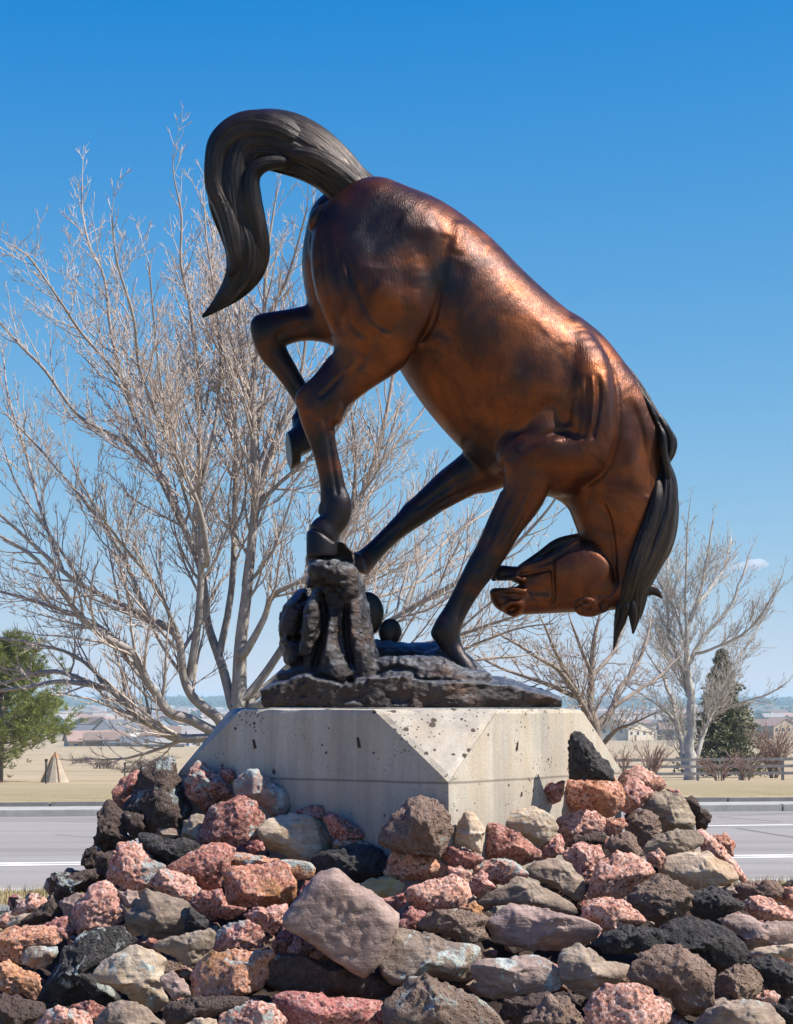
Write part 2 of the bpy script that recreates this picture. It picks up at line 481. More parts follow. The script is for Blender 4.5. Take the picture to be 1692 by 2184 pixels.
# ------------------------------------------------------------------ bronze horse
Y0 = 10.3
def bronze(name, dark=False, rock=False):
    m = NT(name)
    oc = m.coords()
    n1 = m.noise(oc, 3.0, 6, 0.64, 0.8)
    n2 = m.noise(oc, 14, 5, 0.65)
    hair = m.noise(m.coords(scale=(150, 90, 22), rot=(0, 0.6, 0)), 1.0, 4, 0.65, 0.4)
    if rock:
        c = m.ramp(n1, [(0.3, (0.018, 0.014, 0.014)), (0.52, (0.040, 0.032, 0.030)), (0.74, (0.10, 0.050, 0.028))])
        c = m.mix(m.ramp(n2, [(0.52, 0.0), (0.75, 0.5)]), c, (0.10, 0.095, 0.095))
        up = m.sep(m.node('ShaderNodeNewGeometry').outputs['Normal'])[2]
        c = m.mix(m.math('MULTIPLY', m.ramp(m.math('ADD', up, m.math('MULTIPLY', m.math('SUBTRACT', n2, .5), .8)), [(.35, 0.0), (.85, .8)]), 1.0), c, (0.15, 0.155, 0.17))  # upward faces paler: the look of sunlit tops put into the colour
        m.set(c, m.ramp(n2, [(0.3, 0.26), (0.7, 0.48)]), 0.6, m.bump(m.noise(m.coords(scale=(1, 1, 1.8)), 26, 6, 0.68), 0.75, 0.02), spec=0.5)
        return m.m
    if dark:
        c = m.ramp(n1, [(0.3, (0.012, 0.011, 0.012)), (0.7, (0.05, 0.034, 0.026))])
        cx = m.node('ShaderNodeCombineXYZ'); m.link(m.math('MULTIPLY', m.attr('hair_u'), 95.0), cx.inputs[0]); m.link(m.math('MULTIPLY', m.attr('hair_v'), 5.0), cx.inputs[1])
        hs = m.noise(cx.outputs[0], 1.0, 4, .65, .3)
        c = m.mix(m.ramp(hs, [(.35, .55), (.55, 0.0)]), c, (0.006, 0.006, 0.007))
        c = m.mix(m.ramp(hs, [(.58, 0.0), (.80, .7)]), c, (0.10, 0.085, 0.075))
        m.set(c, m.ramp(n2, [(0.3, 0.30), (0.7, 0.48)]), 0.6, m.bump(hs, 0.85, 0.010, m.bump(n2, 0.12, 0.01)), spec=0.5)
        return m.m
    warm = m.ramp(n1, [(0.28, (0.026, 0.010, 0.008)), (0.43, (0.085, 0.025, 0.010)), (0.60, (0.21, 0.056, 0.010)), (0.76, (0.13, 0.029, 0.010))])
    warm = m.mix(m.ramp(hair, [(0.38, 0.35), (0.60, 0.0)]), warm, (0.06, 0.025, 0.018))
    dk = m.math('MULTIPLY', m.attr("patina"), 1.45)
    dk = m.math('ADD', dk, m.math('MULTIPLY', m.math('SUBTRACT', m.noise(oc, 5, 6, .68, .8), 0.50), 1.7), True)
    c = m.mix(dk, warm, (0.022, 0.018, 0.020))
    rough = m.ramp(n2, [(0.3, 0.29), (0.7, 0.46)])
    b = m.bump(hair, 0.40, 0.006, m.bump(m.noise(oc, 7, 4, 0.55), 0.14, 0.03))
    m.set(c, rough, 0.62, b, spec=0.4)
    return m.m
M_BRONZE = bronze("bronze_brown")
M_DARKBRONZE = bronze("bronze_black", dark=True)
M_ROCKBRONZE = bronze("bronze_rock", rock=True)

horse_loc = P(880, 1512, Y0)
horse = empty("horse_statue", horse_loc, label="bronze statue of a bucking horse with its head down, on a rough bronze base", category="statue")

S = Sculpt((-0.80, Y0 - 0.46, 1.74), (1.42, Y0 + 0.44, 4.36), 0.0058, Y0)
A = S.add; CUT = S.cut
# trunk of the body
A([(728,512,.02,72,104),(790,512,.02,120,128),(860,540,.02,138,142),(931,612,.02,158,144),(993,692,.03,171,148),(1062,768,.05,180,150),(1137,838,.06,185,146),(1205,893,.07,168,128),(1245,930,.07,135,105)], 0.04)
# neck
A([(1240,915,.07,150,112),(1278,962,.07,134,98),(1306,1030,.05,110,80),(1317,1095,.03,94,66),(1322,1150,.02,78,55),(1328,1205,.01,60,46),(1334,1254,.0,42,38)], 0.05)
# near hind quarter
A([(772,500,-.14,104,72),(788,580,-.20,128,74),(808,655,-.22,112,66),(802,728,-.22,80,50)], 0.035)
A([(800,455,-.10,80,70),(880,500,-.12,75,72),(930,530,-.09,55,60)], 0.05)
A([(845,540,-.18,80,66),(876,605,-.22,60,56),(872,665,-.235,56,48),(855,700,-.23,52,42)], 0.022)
A([(706,480,-.10,50,50),(704,560,-.16,47,52),(722,640,-.20,48,48),(752,712,-.22,44,40)], 0.018)
A([(752,500,-.13,46,44),(752,590,-.235,40,36),(768,670,-.25,36,32),(785,730,-.245,34,28)], 0.015)
# far quarter
A([(735,480,.18,80,70),(715,560,.22,72,70),(730,650,.22,70,60),(760,700,.22,60,50)], 0.03)
# near hind leg
A([(808,700,-.23,84,50),(785,748,-.23,72,44),(752,795,-.235,52,36),(718,830,-.24,45,32),(690,858,-.24,42,30),(680,882,-.24,40,27),(682,912,-.24,33,23),(693,955,-.24,26,19),(705,1004,-.24,25,18),(714,1046,-.24,25,18.5),(720,1078,-.24,31,26),(716,1102,-.24,31,26),(703,1124,-.24,28,26)], 0.03)
A([(712,772,-.22,16,16),(682,812,-.24,17,15),(650,846,-.245,19,17),(650,868,-.245,16,16),(662,905,-.24,14,14),(680,960,-.24,12,12),(694,1020,-.235,12,13),(698,1062,-.235,15,16)], 0.02)
A([(800,760,-.255,26,22),(755,812,-.265,20,18),(716,850,-.265,18,16)], 0.02)
A([(724,870,-.25,16,22),(716,893,-.25,14,20)], 0.02)
A([(694,1132,-.24,33,30),(687,1150,-.24,36,35),(685,1180,-.24,38,39)], 0.005)   # hoof
A([(690,1080,-.235,10,10),(684,1092,-.235,6,7)], 0.012)
# far hind leg
A([(770,690,.22,60,46),(718,692,.23,44,38),(675,688,.23,40,34),(636,692,.24,37,30),(598,702,.24,38,28),(576,714,.24,38,26),(582,748,.25,31,22),(606,784,.25,25,19),(632,824,.25,22,18),(654,862,.25,22,18),(652,886,.24,24,20),(645,908,.22,22,19)], 0.03)
A([(600,682,.24,18,18),(556,690,.24,20,18),(556,712,.24,18,16)], 0.02)
A([(652,905,.2,22,22),(650,928,.19,30,30),(634,950,.18,36,33),(610,964,.17,40,37)], 0.010)
A([(634,893,.22,12,12)], 0.01)
# shoulder and upper arm
A([(1212,722,-.06,46,44),(1246,800,-.13,62,56),(1258,880,-.17,60,54),(1252,950,-.175,58,52),(1225,985,-.17,52,48)], 0.014)
A([(1122,962,-.145,54,56),(1180,966,-.185,56,50),(1240,972,-.182,54,46)], 0.045)
A([(1120,860,-.13,60,40),(1150,915,-.16,55,46)], 0.03)
A([(1268,800,-.16,16,12),(1276,870,-.20,18,13),(1270,930,-.205,18,13)], 0.012)
A([(1240,800,-.175,14,10),(1246,870,-.215,15,12),(1238,925,-.215,14,12)], 0.012)
A([(1195,990,-.1,70,60),(1160,1000,-.05,60,60)], 0.04)
# near foreleg
A([(1120,975,-.16,62,52),(1124,1018,-.17,54,45),(1112,1062,-.17,47,39),(1080,1115,-.17,39,33),(1050,1172,-.17,34,29),(1028,1208,-.17,32,28),(1002,1250,-.17,27,22),(973,1304,-.17,24,19),(954,1344,-.17,29,25),(962,1376,-.17,23,21),(977,1404,-.18,21,22),(990,1424,-.18,24,26),(1000,1446,-.18,27,30)], 0.03)
A([(1112,1060,-.20,20,18),(1078,1130,-.195,16,15),(1045,1195,-.19,14,13)], 0.015)
A([(1030,1200,-.19,20,14),(1018,1222,-.19,20,15)], 0.012)
A([(1012,1215,-.165,14,14),(982,1262,-.165,11,12),(950,1318,-.165,12,13),(936,1350,-.165,17,18)], 0.015)
# far foreleg
A([(1085,955,.12,75,60),(1035,995,.15,56,46),(1000,1012,.16,44,40),(958,1037,.16,37,34),(909,1077,.15,31,28),(884,1096,.14,29,27),(868,1110,.13,25,24),(831,1143,.10,20.5,19),(797,1177,.06,21,19),(776,1198,.03,25,23),(764,1212,.0,26,24)], 0.03)
A([(1065,990,.12,30,30),(1010,1035,.13,18,18),(950,1068,.13,16,16)], 0.02)
A([(757,1200,-.02,22,26),(764,1222,-.03,18,24)], 0.01)
# belly tuck and sheath line
A([(868,728,.02,46,80),(888,745,.02,46,80),(912,792,.03,46,84),(942,838,.04,46,84),(976,880,.05,46,80),(1018,925,.06,46,76),(1060,965,.05,46,70)], 0.03)
# crest of the neck
A([(1215,722,.07,46,70),(1252,752,.07,48,66),(1285,795,.06,48,60),(1318,845,.05,48,54),(1347,885,.04,48,50),(1372,930,.03,46,46)], 0.05)
# head
A([(1336,1258,.0,38,40),(1300,1262,-.005,40,42),(1258,1266,-.01,39,42),(1200,1272,-.01,35,36),(1140,1278,-.01,32,30),(1098,1281,-.01,30,28),(1077,1280,-.01,25,26),(1064,1274,-.01,18,22)], 0.02)
A([(1252,1224,-.055,67,30),(1236,1228,-.055,62,30),(1205,1232,-.05,46,28)], 0.018)
A([(1255,1215,.055,66,26),(1220,1205,.06,48,24)], 0.018)
A([(1215,1215,-.005,46,44),(1170,1222,-.01,33,36),(1130,1226,-.01,22,30),(1095,1225,-.01,17,26),(1068,1222,-.01,15,24)], 0.02)
A([(1188,1240,-.03,46,24),(1150,1248,-.03,28,22),(1128,1250,-.03,18,20)], 0.02)
A([(1112,1212,.05,9,9),(1150,1188,.06,11,10),(1190,1160,.065,12,10),(1228,1152,.06,14,12)], 0.015)
A([(1114,1213,-.05,9,9),(1150,1203,-.055,11,10),(1180,1192,-.06,12,10),(1230,1162,-.07,13,12)], 0.012)
CUT([(1046,1240,-.01,6,70),(1068,1241,-.01,6,70),(1090,1241,-.01,3,70)], 0.008)
CUT([(1048,1246,-.10,9,44),(1066,1247,-.10,8,40),(1088,1246,-.10,8,36),(1106,1246,-.10,7,30),(1117,1248,-.10,5,28)], 0.008)
A([(1118,1262,-.08,6,5),(1095,1259,-.078,6,5),(1070,1260,-.06,7,6),(1056,1263,-.035,9,10),(1054,1264,.0,9,14)], 0.010)
A([(1100,1222,-.035,12,10),(1076,1220,-.03,14,12),(1062,1222,-.02,13,14),(1057,1228,.0,9,16)], 0.010)
A([(1118,1236,-.075,6,5),(1100,1232,-.07,5,5),(1080,1234,-.06,5,5),(1064,1233,-.04,6,8)], 0.008)
A([(1110,1290,-.066,11,9),(1094,1286,-.070,8,7),(1080,1292,-.066,6,6),(1080,1304,-.058,5,5),(1096,1311,-.056,5,5),(1108,1304,-.060,6,6)], 0.012)
CUT([(1088,1301,-.086,8,20),(1097,1298,-.088,9,20),(1106,1296,-.088,4,12)], 0.006)
A([(1290,1296,-.06,10,10),(1262,1302,-.072,14,10),(1240,1304,-.075,9,9),(1228,1298,-.075,5,5)], 0.012)
A([(1282,1276,-.09,8,8),(1268,1286,-.098,10,8),(1262,1300,-.092,9,8)], 0.012)
A([(1232,1284,-.09,5,5),(1250,1280,-.096,6,5),(1266,1286,-.098,6,5)], 0.008)
CUT([(1242,1291,-.114,8,12),(1256,1292,-.114,9,12)], 0.006)
A([(1244,1291,-.094,6.5,9),(1255,1292,-.094,7.5,9)], 0.002)
A([(1232,1288,-.098,2.5,3),(1246,1279,-.106,3,4),(1260,1281,-.106,4,5),(1270,1291,-.100,6,6),(1276,1302,-.088,7,7)], 0.010)
A([(1232,1292,-.094,2.5,3),(1242,1301,-.095,2.5,3),(1256,1304,-.092,3,4)], 0.006)
CUT([(1178,1188,-.10,4,9),(1180,1230,-.105,4,9),(1182,1270,-.1,4,9),(1176,1288,-.09,4,8)], 0.012)
CUT([(1185,1272,-.112,3,8),(1215,1274,-.12,3,8),(1232,1274,-.12,3,6)], 0.01)
CUT([(1112,1226,-.075,5,9),(1150,1218,-.09,5,9),(1172,1214,-.095,4,8)], 0.012)
# ears laid back
A([(1372,1258,.04,16,12),(1392,1258,.05,12,8),(1404,1266,.055,7,5),(1413,1276,.055,2.5,2.5)], 0.012)
# creases between the muscles, drawn over the near side (and the far legs)
S.start_dents()
N_ = (-9, .03); FAR = (.0, 9)
def D(pts, r, amp, near=N_, side=0.0, ramp=True): S.dent(pts, r, amp, near, side, ramp)
# stifle, flank and thigh
D([(956,500),(946,550),(942,600),(936,650),(922,700),(900,730)], 20, .013, (-9, -.02), .3)
D([(940,600),(936,640),(924,688),(904,718),(884,738)], 7, .012, (-9, -.02), .3)
D([(985,560),(965,610),(955,670),(935,720)], 22, .012)
D([(985,470),(980,505),(972,540)], 14, -.010)
D([(712,520),(722,580),(738,640),(752,690),(786,722)], 8, .011)
D([(737,540),(752,590),(776,645),(806,690),(842,705)], 9, .013)
D([(724,560),(740,630),(762,690)], 6, -.006)
D([(690,520),(694,590),(712,660),(734,715)], 6, .012)
D([(696,430),(668,490),(660,550),(668,615),(688,680),(712,716)], 6, .020, (-9, .08), .3)
D([(800,600),(850,640),(900,640)], 26, -.012)
D([(770,480),(800,520),(800,570)], 26, .010)
D([(850,470),(890,490),(930,480)], 20, -.010)
D([(800,700),(790,740),(762,790)], 10, .010)
D([(770,735),(800,790)], 16, .006)
# shoulder
D([(1290,760),(1312,810),(1320,870),(1314,940),(1292,1000),(1250,1034),(1196,1040)], 13, .010, (-9, -.01), .45)
D([(1286,790),(1302,860),(1300,940),(1280,990)], 10, -.010)
D([(1252,800),(1254,850),(1249,910),(1243,940)], 5.5, .010)
D([(1275,800),(1278,850),(1270,905),(1263,940)], 5.5, .012)
D([(1264,800),(1267,860),(1260,920)], 5, -.008)
D([(1238,830),(1238,890),(1230,930)], 5, .010)
D([(1226,850),(1224,900)], 6, -.005)
D([(1204,730),(1200,800),(1184,850),(1144,884),(1112,915),(1094,950),(1082,985)], 17, .013, (-9, -.02), -.2)
D([(1110,962),(1140,940),(1180,924),(1216,921),(1244,930)], 9, .011, N_, .3)
D([(1110,978),(1150,950),(1200,940)], 8, -.006)
D([(1150,860),(1186,870),(1210,910)], 16, .008)
# barrel
D([(1090,910),(1040,870),(1000,800),(968,730),(940,690)], 20, .013)
D([(1160,700),(1120,740),(1110,800)], 26, .006)
D([(920,760),(935,830),(975,890),(1020,930)], 14, .010)
D([(985,940),(1020,965),(1050,990)], 10, .010)
D([(1075,985),(1070,1020),(1074,1050)], 6, .012)
# neck
D([(1286,1070),(1302,1110),(1310,1160),(1314,1215),(1318,1245)], 6, .018, N_, .3)
D([(1250,1050),(1282,1090),(1298,1150)], 14, .009)
D([(1340,850),(1362,900),(1374,960),(1384,1010),(1380,1060)], 12, .014, N_, .3)
D([(1330,920),(1350,980),(1356,1050)], 16, -.006)
D([(1204,1075),(1226,1110),(1240,1140)], 8, .008)
# legs
D([(1128,1030),(1096,1100),(1064,1160)], 5, .010)
D([(1150,1040),(1120,1100),(1084,1160)], 5, .008)
D([(1088,1050),(1062,1110),(1040,1170)], 5, .008)
D([(1016,1235),(992,1280),(972,1325)], 4, .009)
D([(1034,1196),(1016,1220)], 6, .006)
D([(700,920),(706,970),(716,1030),(720,1060)], 4, .009)
D([(680,930),(694,1000),(702,1050)], 3.5, .007)
D([(738,790),(706,826),(680,850)], 5, .010)
D([(650,880),(680,905)], 6, .005)
D([(700,870),(690,900)], 5, .006)
D([(760,770),(720,810)], 6, -.005)
D([(653,1130),(672,1128),(692,1140),(714,1158)], 3.5, .010)
D([(1040,1030),(975,1055),(910,1088)], 5, .010, FAR)
D([(1000,1010),(940,1050),(890,1085)], 5, .008, FAR)
D([(858,1120),(830,1142),(800,1172)], 3.5, .008, FAR)
D([(660,690),(610,705),(585,720)], 7, .008, FAR)
D([(582,760),(610,800),(640,840)], 4, .007, FAR)
# head: cheek edge, face muscles, lips
D([(1232,1158),(1268,1162),(1294,1186),(1310,1216),(1314,1248),(1300,1270)], 5, .012, N_, .3, False)
D([(1178,1195),(1180,1235),(1182,1270),(1174,1290)], 3.5, .0045)
D([(1184,1272),(1215,1275),(1238,1274)], 3.5, .003)
D([(1110,1216),(1145,1208),(1175,1196),(1210,1172),(1236,1158)], 5, .006)
D([(1120,1228),(1150,1224),(1172,1220)], 7, .005)
D([(1124,1256),(1150,1262),(1174,1262)], 8, .004)
D([(1130,1272),(1160,1284),(1176,1288)], 4, .005)
D([(1078,1268),(1092,1276),(1112,1280)], 4, .006)
S.end_dents()
S.plane(P(654,1150,Y0-.24), (-1,0,-.02), .10)
S.plane(P(690,1188,Y0-.24), (.12,0,-1), .11)
S.plane(P(615,963,Y0+.18), (-.97,-.22,-.12), .13, .004)
S.plane(P(668,960,Y0+.18), (.45,0,-1), .09, .02)
S.plane(P(770,1222,Y0-.03), (-.3,0,-1), .09)
hv, hf = S.mesh(2)
hme = np_mesh("horse_body", hv, hf)
# patina: the cast is darker on the lower legs, the muzzle and in patches
hx, hy = to_px(hv); hd = hv[:, 1] - Y0
pat = np.zeros(len(hv))
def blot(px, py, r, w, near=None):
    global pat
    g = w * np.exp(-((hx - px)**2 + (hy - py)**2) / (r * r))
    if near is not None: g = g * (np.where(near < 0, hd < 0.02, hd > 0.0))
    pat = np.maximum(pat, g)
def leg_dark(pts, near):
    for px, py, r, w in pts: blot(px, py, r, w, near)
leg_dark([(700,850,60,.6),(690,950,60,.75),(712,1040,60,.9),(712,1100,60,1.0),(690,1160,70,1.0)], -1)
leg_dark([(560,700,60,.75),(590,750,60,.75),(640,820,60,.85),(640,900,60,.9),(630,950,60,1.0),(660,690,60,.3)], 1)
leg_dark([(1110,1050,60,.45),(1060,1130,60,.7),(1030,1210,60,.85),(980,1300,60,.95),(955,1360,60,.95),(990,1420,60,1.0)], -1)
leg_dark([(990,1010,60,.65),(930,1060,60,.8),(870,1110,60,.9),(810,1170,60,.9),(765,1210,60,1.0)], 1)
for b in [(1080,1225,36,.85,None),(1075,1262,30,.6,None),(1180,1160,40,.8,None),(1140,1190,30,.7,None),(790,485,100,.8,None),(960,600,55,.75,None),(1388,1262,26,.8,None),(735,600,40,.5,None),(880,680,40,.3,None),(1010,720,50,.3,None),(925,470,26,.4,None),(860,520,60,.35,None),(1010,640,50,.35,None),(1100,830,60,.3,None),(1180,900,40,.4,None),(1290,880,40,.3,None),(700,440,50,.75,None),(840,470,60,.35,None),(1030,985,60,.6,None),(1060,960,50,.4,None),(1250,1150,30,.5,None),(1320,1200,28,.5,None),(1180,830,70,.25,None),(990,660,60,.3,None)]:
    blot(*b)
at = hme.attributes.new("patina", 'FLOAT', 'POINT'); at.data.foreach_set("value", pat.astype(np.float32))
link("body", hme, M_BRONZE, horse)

# hair of the tail and the mane: locks with carved strands
def lock(mesh, pts, sub=8, n=72, ridges=9, amp=0.13, twist=1.5, seed=0, fine=0.05):
    """pts: (px, py, dy, ra, rb). Closed loft whose section carries strand ridges running along it"""
    q = []
    for p in pts:
        Y = Y0 + p[2]; w = P(p[0], p[1], Y); k = Y / F
        q.append((w.x, w.y, w.z, p[3] * k, p[4] * k))
    q = catmull(q, sub)
    rng = random.Random(seed)
    comps = [(rng.randint(3, ridges), rng.uniform(0, 6.28), rng.uniform(-1, 1) * twist, rng.uniform(.4, 1)) for _ in range(6)]
    finec = [(rng.randint(ridges * 2, ridges * 4), rng.uniform(0, 6.28), rng.uniform(-1, 1) * twist, rng.uniform(.4, 1)) for _ in range(6)]
    m = len(q); base = len(mesh.v)
    if not hasattr(mesh, 'hu'): mesh.hu = []; mesh.hv = []
    mr = float(q[:, 3].mean()); arc = 0.0
    for i in range(m):
        if i: arc += float(np.linalg.norm(q[i, :3] - q[i-1, :3]))
        t = q[min(i+1, m-1), :3] - q[max(i-1, 0), :3]; t /= np.linalg.norm(t) + 1e-9
        b = np.array([0, 1.0, 0]) - t * t[1]; b /= np.linalg.norm(b); a = np.cross(t, b)
        s = i / (m - 1)
        for j in range(n):
            th = 2 * math.pi * j / n
            d = sum(w * (1 - abs(math.sin((k * th + ph + tw * s * 6) / 2)) ** 0.7) for k, ph, tw, w in comps) / 6
            d2 = sum(w * math.sin(k * th + ph + tw * s * 6) for k, ph, tw, w in finec) / 6
            e = 1 + amp * (0.5 - 2.2 * d) + fine * d2
            p = q[i, :3] + a * (q[i, 3] * e * math.cos(th)) + b * (q[i, 4] * e * math.sin(th))
            mesh.v.append(tuple(p)); mesh.hu.append(th * mr + seed * 1.37); mesh.hv.append(arc + seed * .71)
    for i in range(m - 1):
        for j in range(n):
            j2 = (j + 1) % n
            mesh.f.append((base + i*n + j, base + i*n + j2, base + (i+1)*n + j2, base + (i+1)*n + j))
    mesh.f.append(tuple(base + j for j in reversed(range(n)))); mesh.f.append(tuple(base + (m-1)*n + j for j in range(n)))
def strands(mesh, centre, count, seed, u_rng=(-.95, .95), rad=(5, 9), front=1.0, span=(.25, .6), drift=.25, n=10, lift=.9):
    """thin locks laid along a thicker lock's surface, each following it for part of its length"""
    q = catmull(np.array([tuple(p) for p in centre], dtype=float), 6); m = len(q); r = random.Random(seed)
    for i in range(count):
        u0 = r.uniform(*u_rng); du = r.uniform(-drift, drift); L = int(m * r.uniform(*span)); a = r.randint(0, max(1, m - L - 1)) if r.random() > .25 else m - L - 1
        sgn = -1 if r.random() < .5 + .5 * front else 1
        R0 = r.uniform(*rad); pts = []
        for k in range(a, a + L + 1, 3):
            s = (k - a) / L; u = max(-1, min(1, u0 + du * s + .06 * math.sin(5 * s + i)))
            t = q[min(k + 1, m - 1), :2] - q[max(k - 1, 0), :2]; t /= np.hypot(*t) + 1e-9; nx, ny = -t[1], t[0]
            dyk = q[k, 4] * math.sqrt(max(0, 1 - u * u)) * Y0 / F
            pts.append((q[k, 0] + nx * q[k, 3] * u * lift, q[k, 1] + ny * q[k, 3] * u * lift, q[k, 2] + sgn * dyk * .90, max(.6, R0 * min(1, q[k, 3] / 22) * math.sin(math.pi * min(.97, .06 + .94 * s)) ** .6), max(.6, R0 * .8 * min(1, q[k, 3] / 22) * math.sin(math.pi * min(.97, .06 + .94 * s)) ** .6)))
        if len(pts) >= 4: lock(mesh, pts, sub=3, n=n, ridges=3, amp=.10, seed=i + seed, fine=.03)
tail = MB()
TC = [(802,452,.0,56,50),(768,418,.0,50,48),(738,392,.0,51,50),(705,358,.0,55,52),(660,326,.0,63,56),(612,305,.0,68,58),(565,296,.0,66,60),(528,306,.0,62,60),(506,336,.0,58,60),(498,380,-.01,56,58),(502,430,-.02,57,54),(516,480,-.02,52,50),(526,530,-.03,46,44),(522,575,-.03,40,36),(502,612,-.03,28,26),(470,645,-.03,15,15),(432,676,-.03,3,3)]
lock(tail, TC, seed=4, amp=0.17, fine=.03, n=96, ridges=13)
lock(tail, [(668,320,-.06,6,8),(630,298,-.08,30,24),(580,276,-.09,40,28),(520,275,-.09,38,30),(478,305,-.08,34,30),(462,350,-.08,26,28),(466,400,-.08,28,26),(486,450,-.09,26,24),(500,510,-.10,22,20),(504,560,-.1,16,14),(486,590,-.1,3,3)], seed=9, ridges=9, n=56)
lock(tail, [(648,345,-.08,3,4),(600,345,-.10,14,16),(560,352,-.11,17,20),(536,378,-.11,20,20),(536,430,-.10,22,22),(550,490,-.08,22,22),(556,545,-.06,20,20),(540,590,-.05,18,18),(510,620,-.04,12,12),(470,646,-.04,3,3)], seed=12, ridges=8, n=56)
lock(tail, [(798,428,-.05,8,8),(776,408,-.07,24,18),(730,372,-.08,26,20),(680,340,-.09,26,20),(630,326,-.1,20,16),(580,326,-.1,3,4)], seed=21, ridges=8, n=56)
strands(tail, TC[1:], 60, 31, rad=(4, 8), front=.75)
strands(tail, TC[1:], 130, 131, rad=(1.8, 3.6), front=.8, n=6, lift=.97, span=(.15, .5))
tail.build("tail", M_DARKBRONZE, horse, smooth=True)
mane = MB()
lock(mane, [(1326,770,.05,3,6),(1352,806,.04,7,14),(1378,850,.03,9,18),(1398,888,.02,10,22),(1414,924,.01,11,22),(1420,960,.0,11,20),(1420,1000,.0,8,14),(1416,1030,.0,2,3)], seed=2, ridges=9, n=48, amp=.2)
M1 = [(1410,950,.0,3,6),(1418,985,.0,10,20),(1424,1030,.0,20,30),(1419,1085,-.02,26,34),(1402,1140,-.03,34,36),(1382,1188,-.04,34,34),(1362,1232,-.05,28,30),(1354,1265,-.05,23,24),(1355,1300,-.05,15,16),(1353,1330,-.05,8,8),(1351,1352,-.05,1.5,1.5)]
M2 = [(1405,1010,-.04,3,4),(1402,1060,-.07,15,16),(1390,1110,-.09,18,18),(1370,1170,-.10,20,18),(1352,1225,-.10,18,18),(1338,1270,-.08,15,16),(1325,1306,-.06,12,12),(1318,1340,-.05,8,8),(1309,1386,-.05,1.2,1.2)]
M3 = [(1422,990,.05,3,4),(1434,1055,.05,11,18),(1432,1110,.05,15,22),(1417,1160,.05,19,24),(1397,1205,.04,15,20),(1378,1250,.03,10,14),(1370,1290,.02,7,7),(1366,1320,.02,1.5,1.5)]
for i, (m_, k) in enumerate(((M1, 22), (M2, 10), (M3, 12))):
    lock(mane, m_, seed=5 + i, ridges=11, n=64, amp=0.20); strands(mane, m_[1:], k, 60 + i, rad=(3.5, 6.5), front=.8, span=(.35, .75)); strands(mane, m_[1:], k * 2, 160 + i, rad=(1.5, 3), front=.8, span=(.3, .7), n=6, lift=.97)
# short knotted locks at the top of the mane
for i, pts in enumerate([[(1392,868,-.03,2,3),(1408,892,-.04,7,8),(1422,916,-.04,9,10),(1430,940,-.03,9,9),(1428,968,-.03,7,8),(1418,990,-.03,1.5,2)],
                         [(1404,900,-.06,2,3),(1414,930,-.07,8,9),(1416,962,-.07,8,9),(1424,1000,-.06,7,8),(1432,1040,-.05,2,2)],
                         [(1366,835,-.04,2,2),(1386,866,-.05,6,7),(1402,898,-.05,6,8),(1410,930,-.05,2,2)],
                         [(1340,790,-.01,2,2),(1364,828,-.02,5,6),(1384,862,-.03,5,6),(1398,892,-.03,1.5,2)],
                         [(1422,905,.02,2,2),(1436,936,.02,7,8),(1436,962,.01,7,8),(1426,990,.0,2,2)]]):
    lock(mane, pts, seed=80 + i, ridges=5, n=28, amp=.18)
# forelock tips hanging from the poll
for i, pts in enumerate([[(1330,1262,-.09,3,3),(1336,1290,-.09,9,8),(1330,1318,-.08,8,7),(1320,1345,-.07,6,5),(1311,1378,-.06,1,1)],
                         [(1348,1270,-.09,3,3),(1352,1300,-.09,8,7),(1352,1325,-.08,6,5),(1349,1350,-.07,1,1)],
                         [(1322,1275,-.08,2,2),(1319,1300,-.08,6,6),(1316,1330,-.07,5,5),(1313,1352,-.06,1,1)]]):
    lock(mane, pts, seed=90 + i, ridges=4, n=20, amp=.15)
mane.build("mane", M_DARKBRONZE, horse, smooth=True)

for ob in horse.children:
    mb_ = {'tail': tail, 'mane': mane}.get(ob.name)
    if mb_:
        for nm_, data in (('hair_u', mb_.hu), ('hair_v', mb_.hv)):
            ob.data.attributes.new(nm_, 'FLOAT', 'POINT').data.foreach_set('value', np.array(data, dtype=np.float32))
# the bronze ground under the horse: slab, rock stump and prickly pear
SR = Sculpt((-0.86, Y0 - 0.62, 1.66), (0.98, Y0 + 0.58, 2.55), 0.0065, Y0)
B = SR.add
for e in [((575,1506,-.12,34,190),(620,1490,-.14,42,230),(680,1488,-.15,42,250),(735,1494,-.15,38,240)), ((725,1500,-.12,48,240),(800,1492,-.12,48,260),(885,1490,-.12,46,260),(980,1492,-.12,46,240),(1045,1496,-.12,42,220)),
          ((1000,1488,-.06,46,180),(1069,1487,-.08,40,170),(1129,1498,-.08,32,150),(1175,1506,-.06,27,120),(1205,1512,-.05,24,110))]:
    B(e, 0.008)
B([(596,1478,-.40,22,40),(650,1466,-.42,24,45),(715,1472,-.43,24,40),(742,1492,-.43,22,40)], 0.008)
B([(765,1478,-.42,24,40),(830,1468,-.44,26,46),(900,1474,-.44,26,46),(950,1490,-.42,24,40)], 0.008)
B([(985,1474,-.26,22,46),(1050,1476,-.30,22,46)], 0.008)
B([(1070,1476,-.16,22,50),(1115,1484,-.20,22,50),(1180,1500,-.16,17,40)], 0.006)
B([(712,1212,-.2,44,44),(712,1250,-.2,54,50),(712,1310,-.18,60,60),(712,1380,-.18,72,74),(716,1450,-.18,88,96)], 0.015)
B([(690,1190,-.24,34,38),(722,1186,-.23,30,38),(740,1196,-.22,16,32)], 0.006)
B([(690,1216,-.30,30,30),(722,1226,-.30,34,32),(742,1254,-.29,26,30)], 0.006)
SR.plane(P(712,1225,Y0-.38), (.05,-1,.35), .16, .004)
SR.plane(P(712,1196,Y0-.30), (.25,-.25,1), .10, .004)
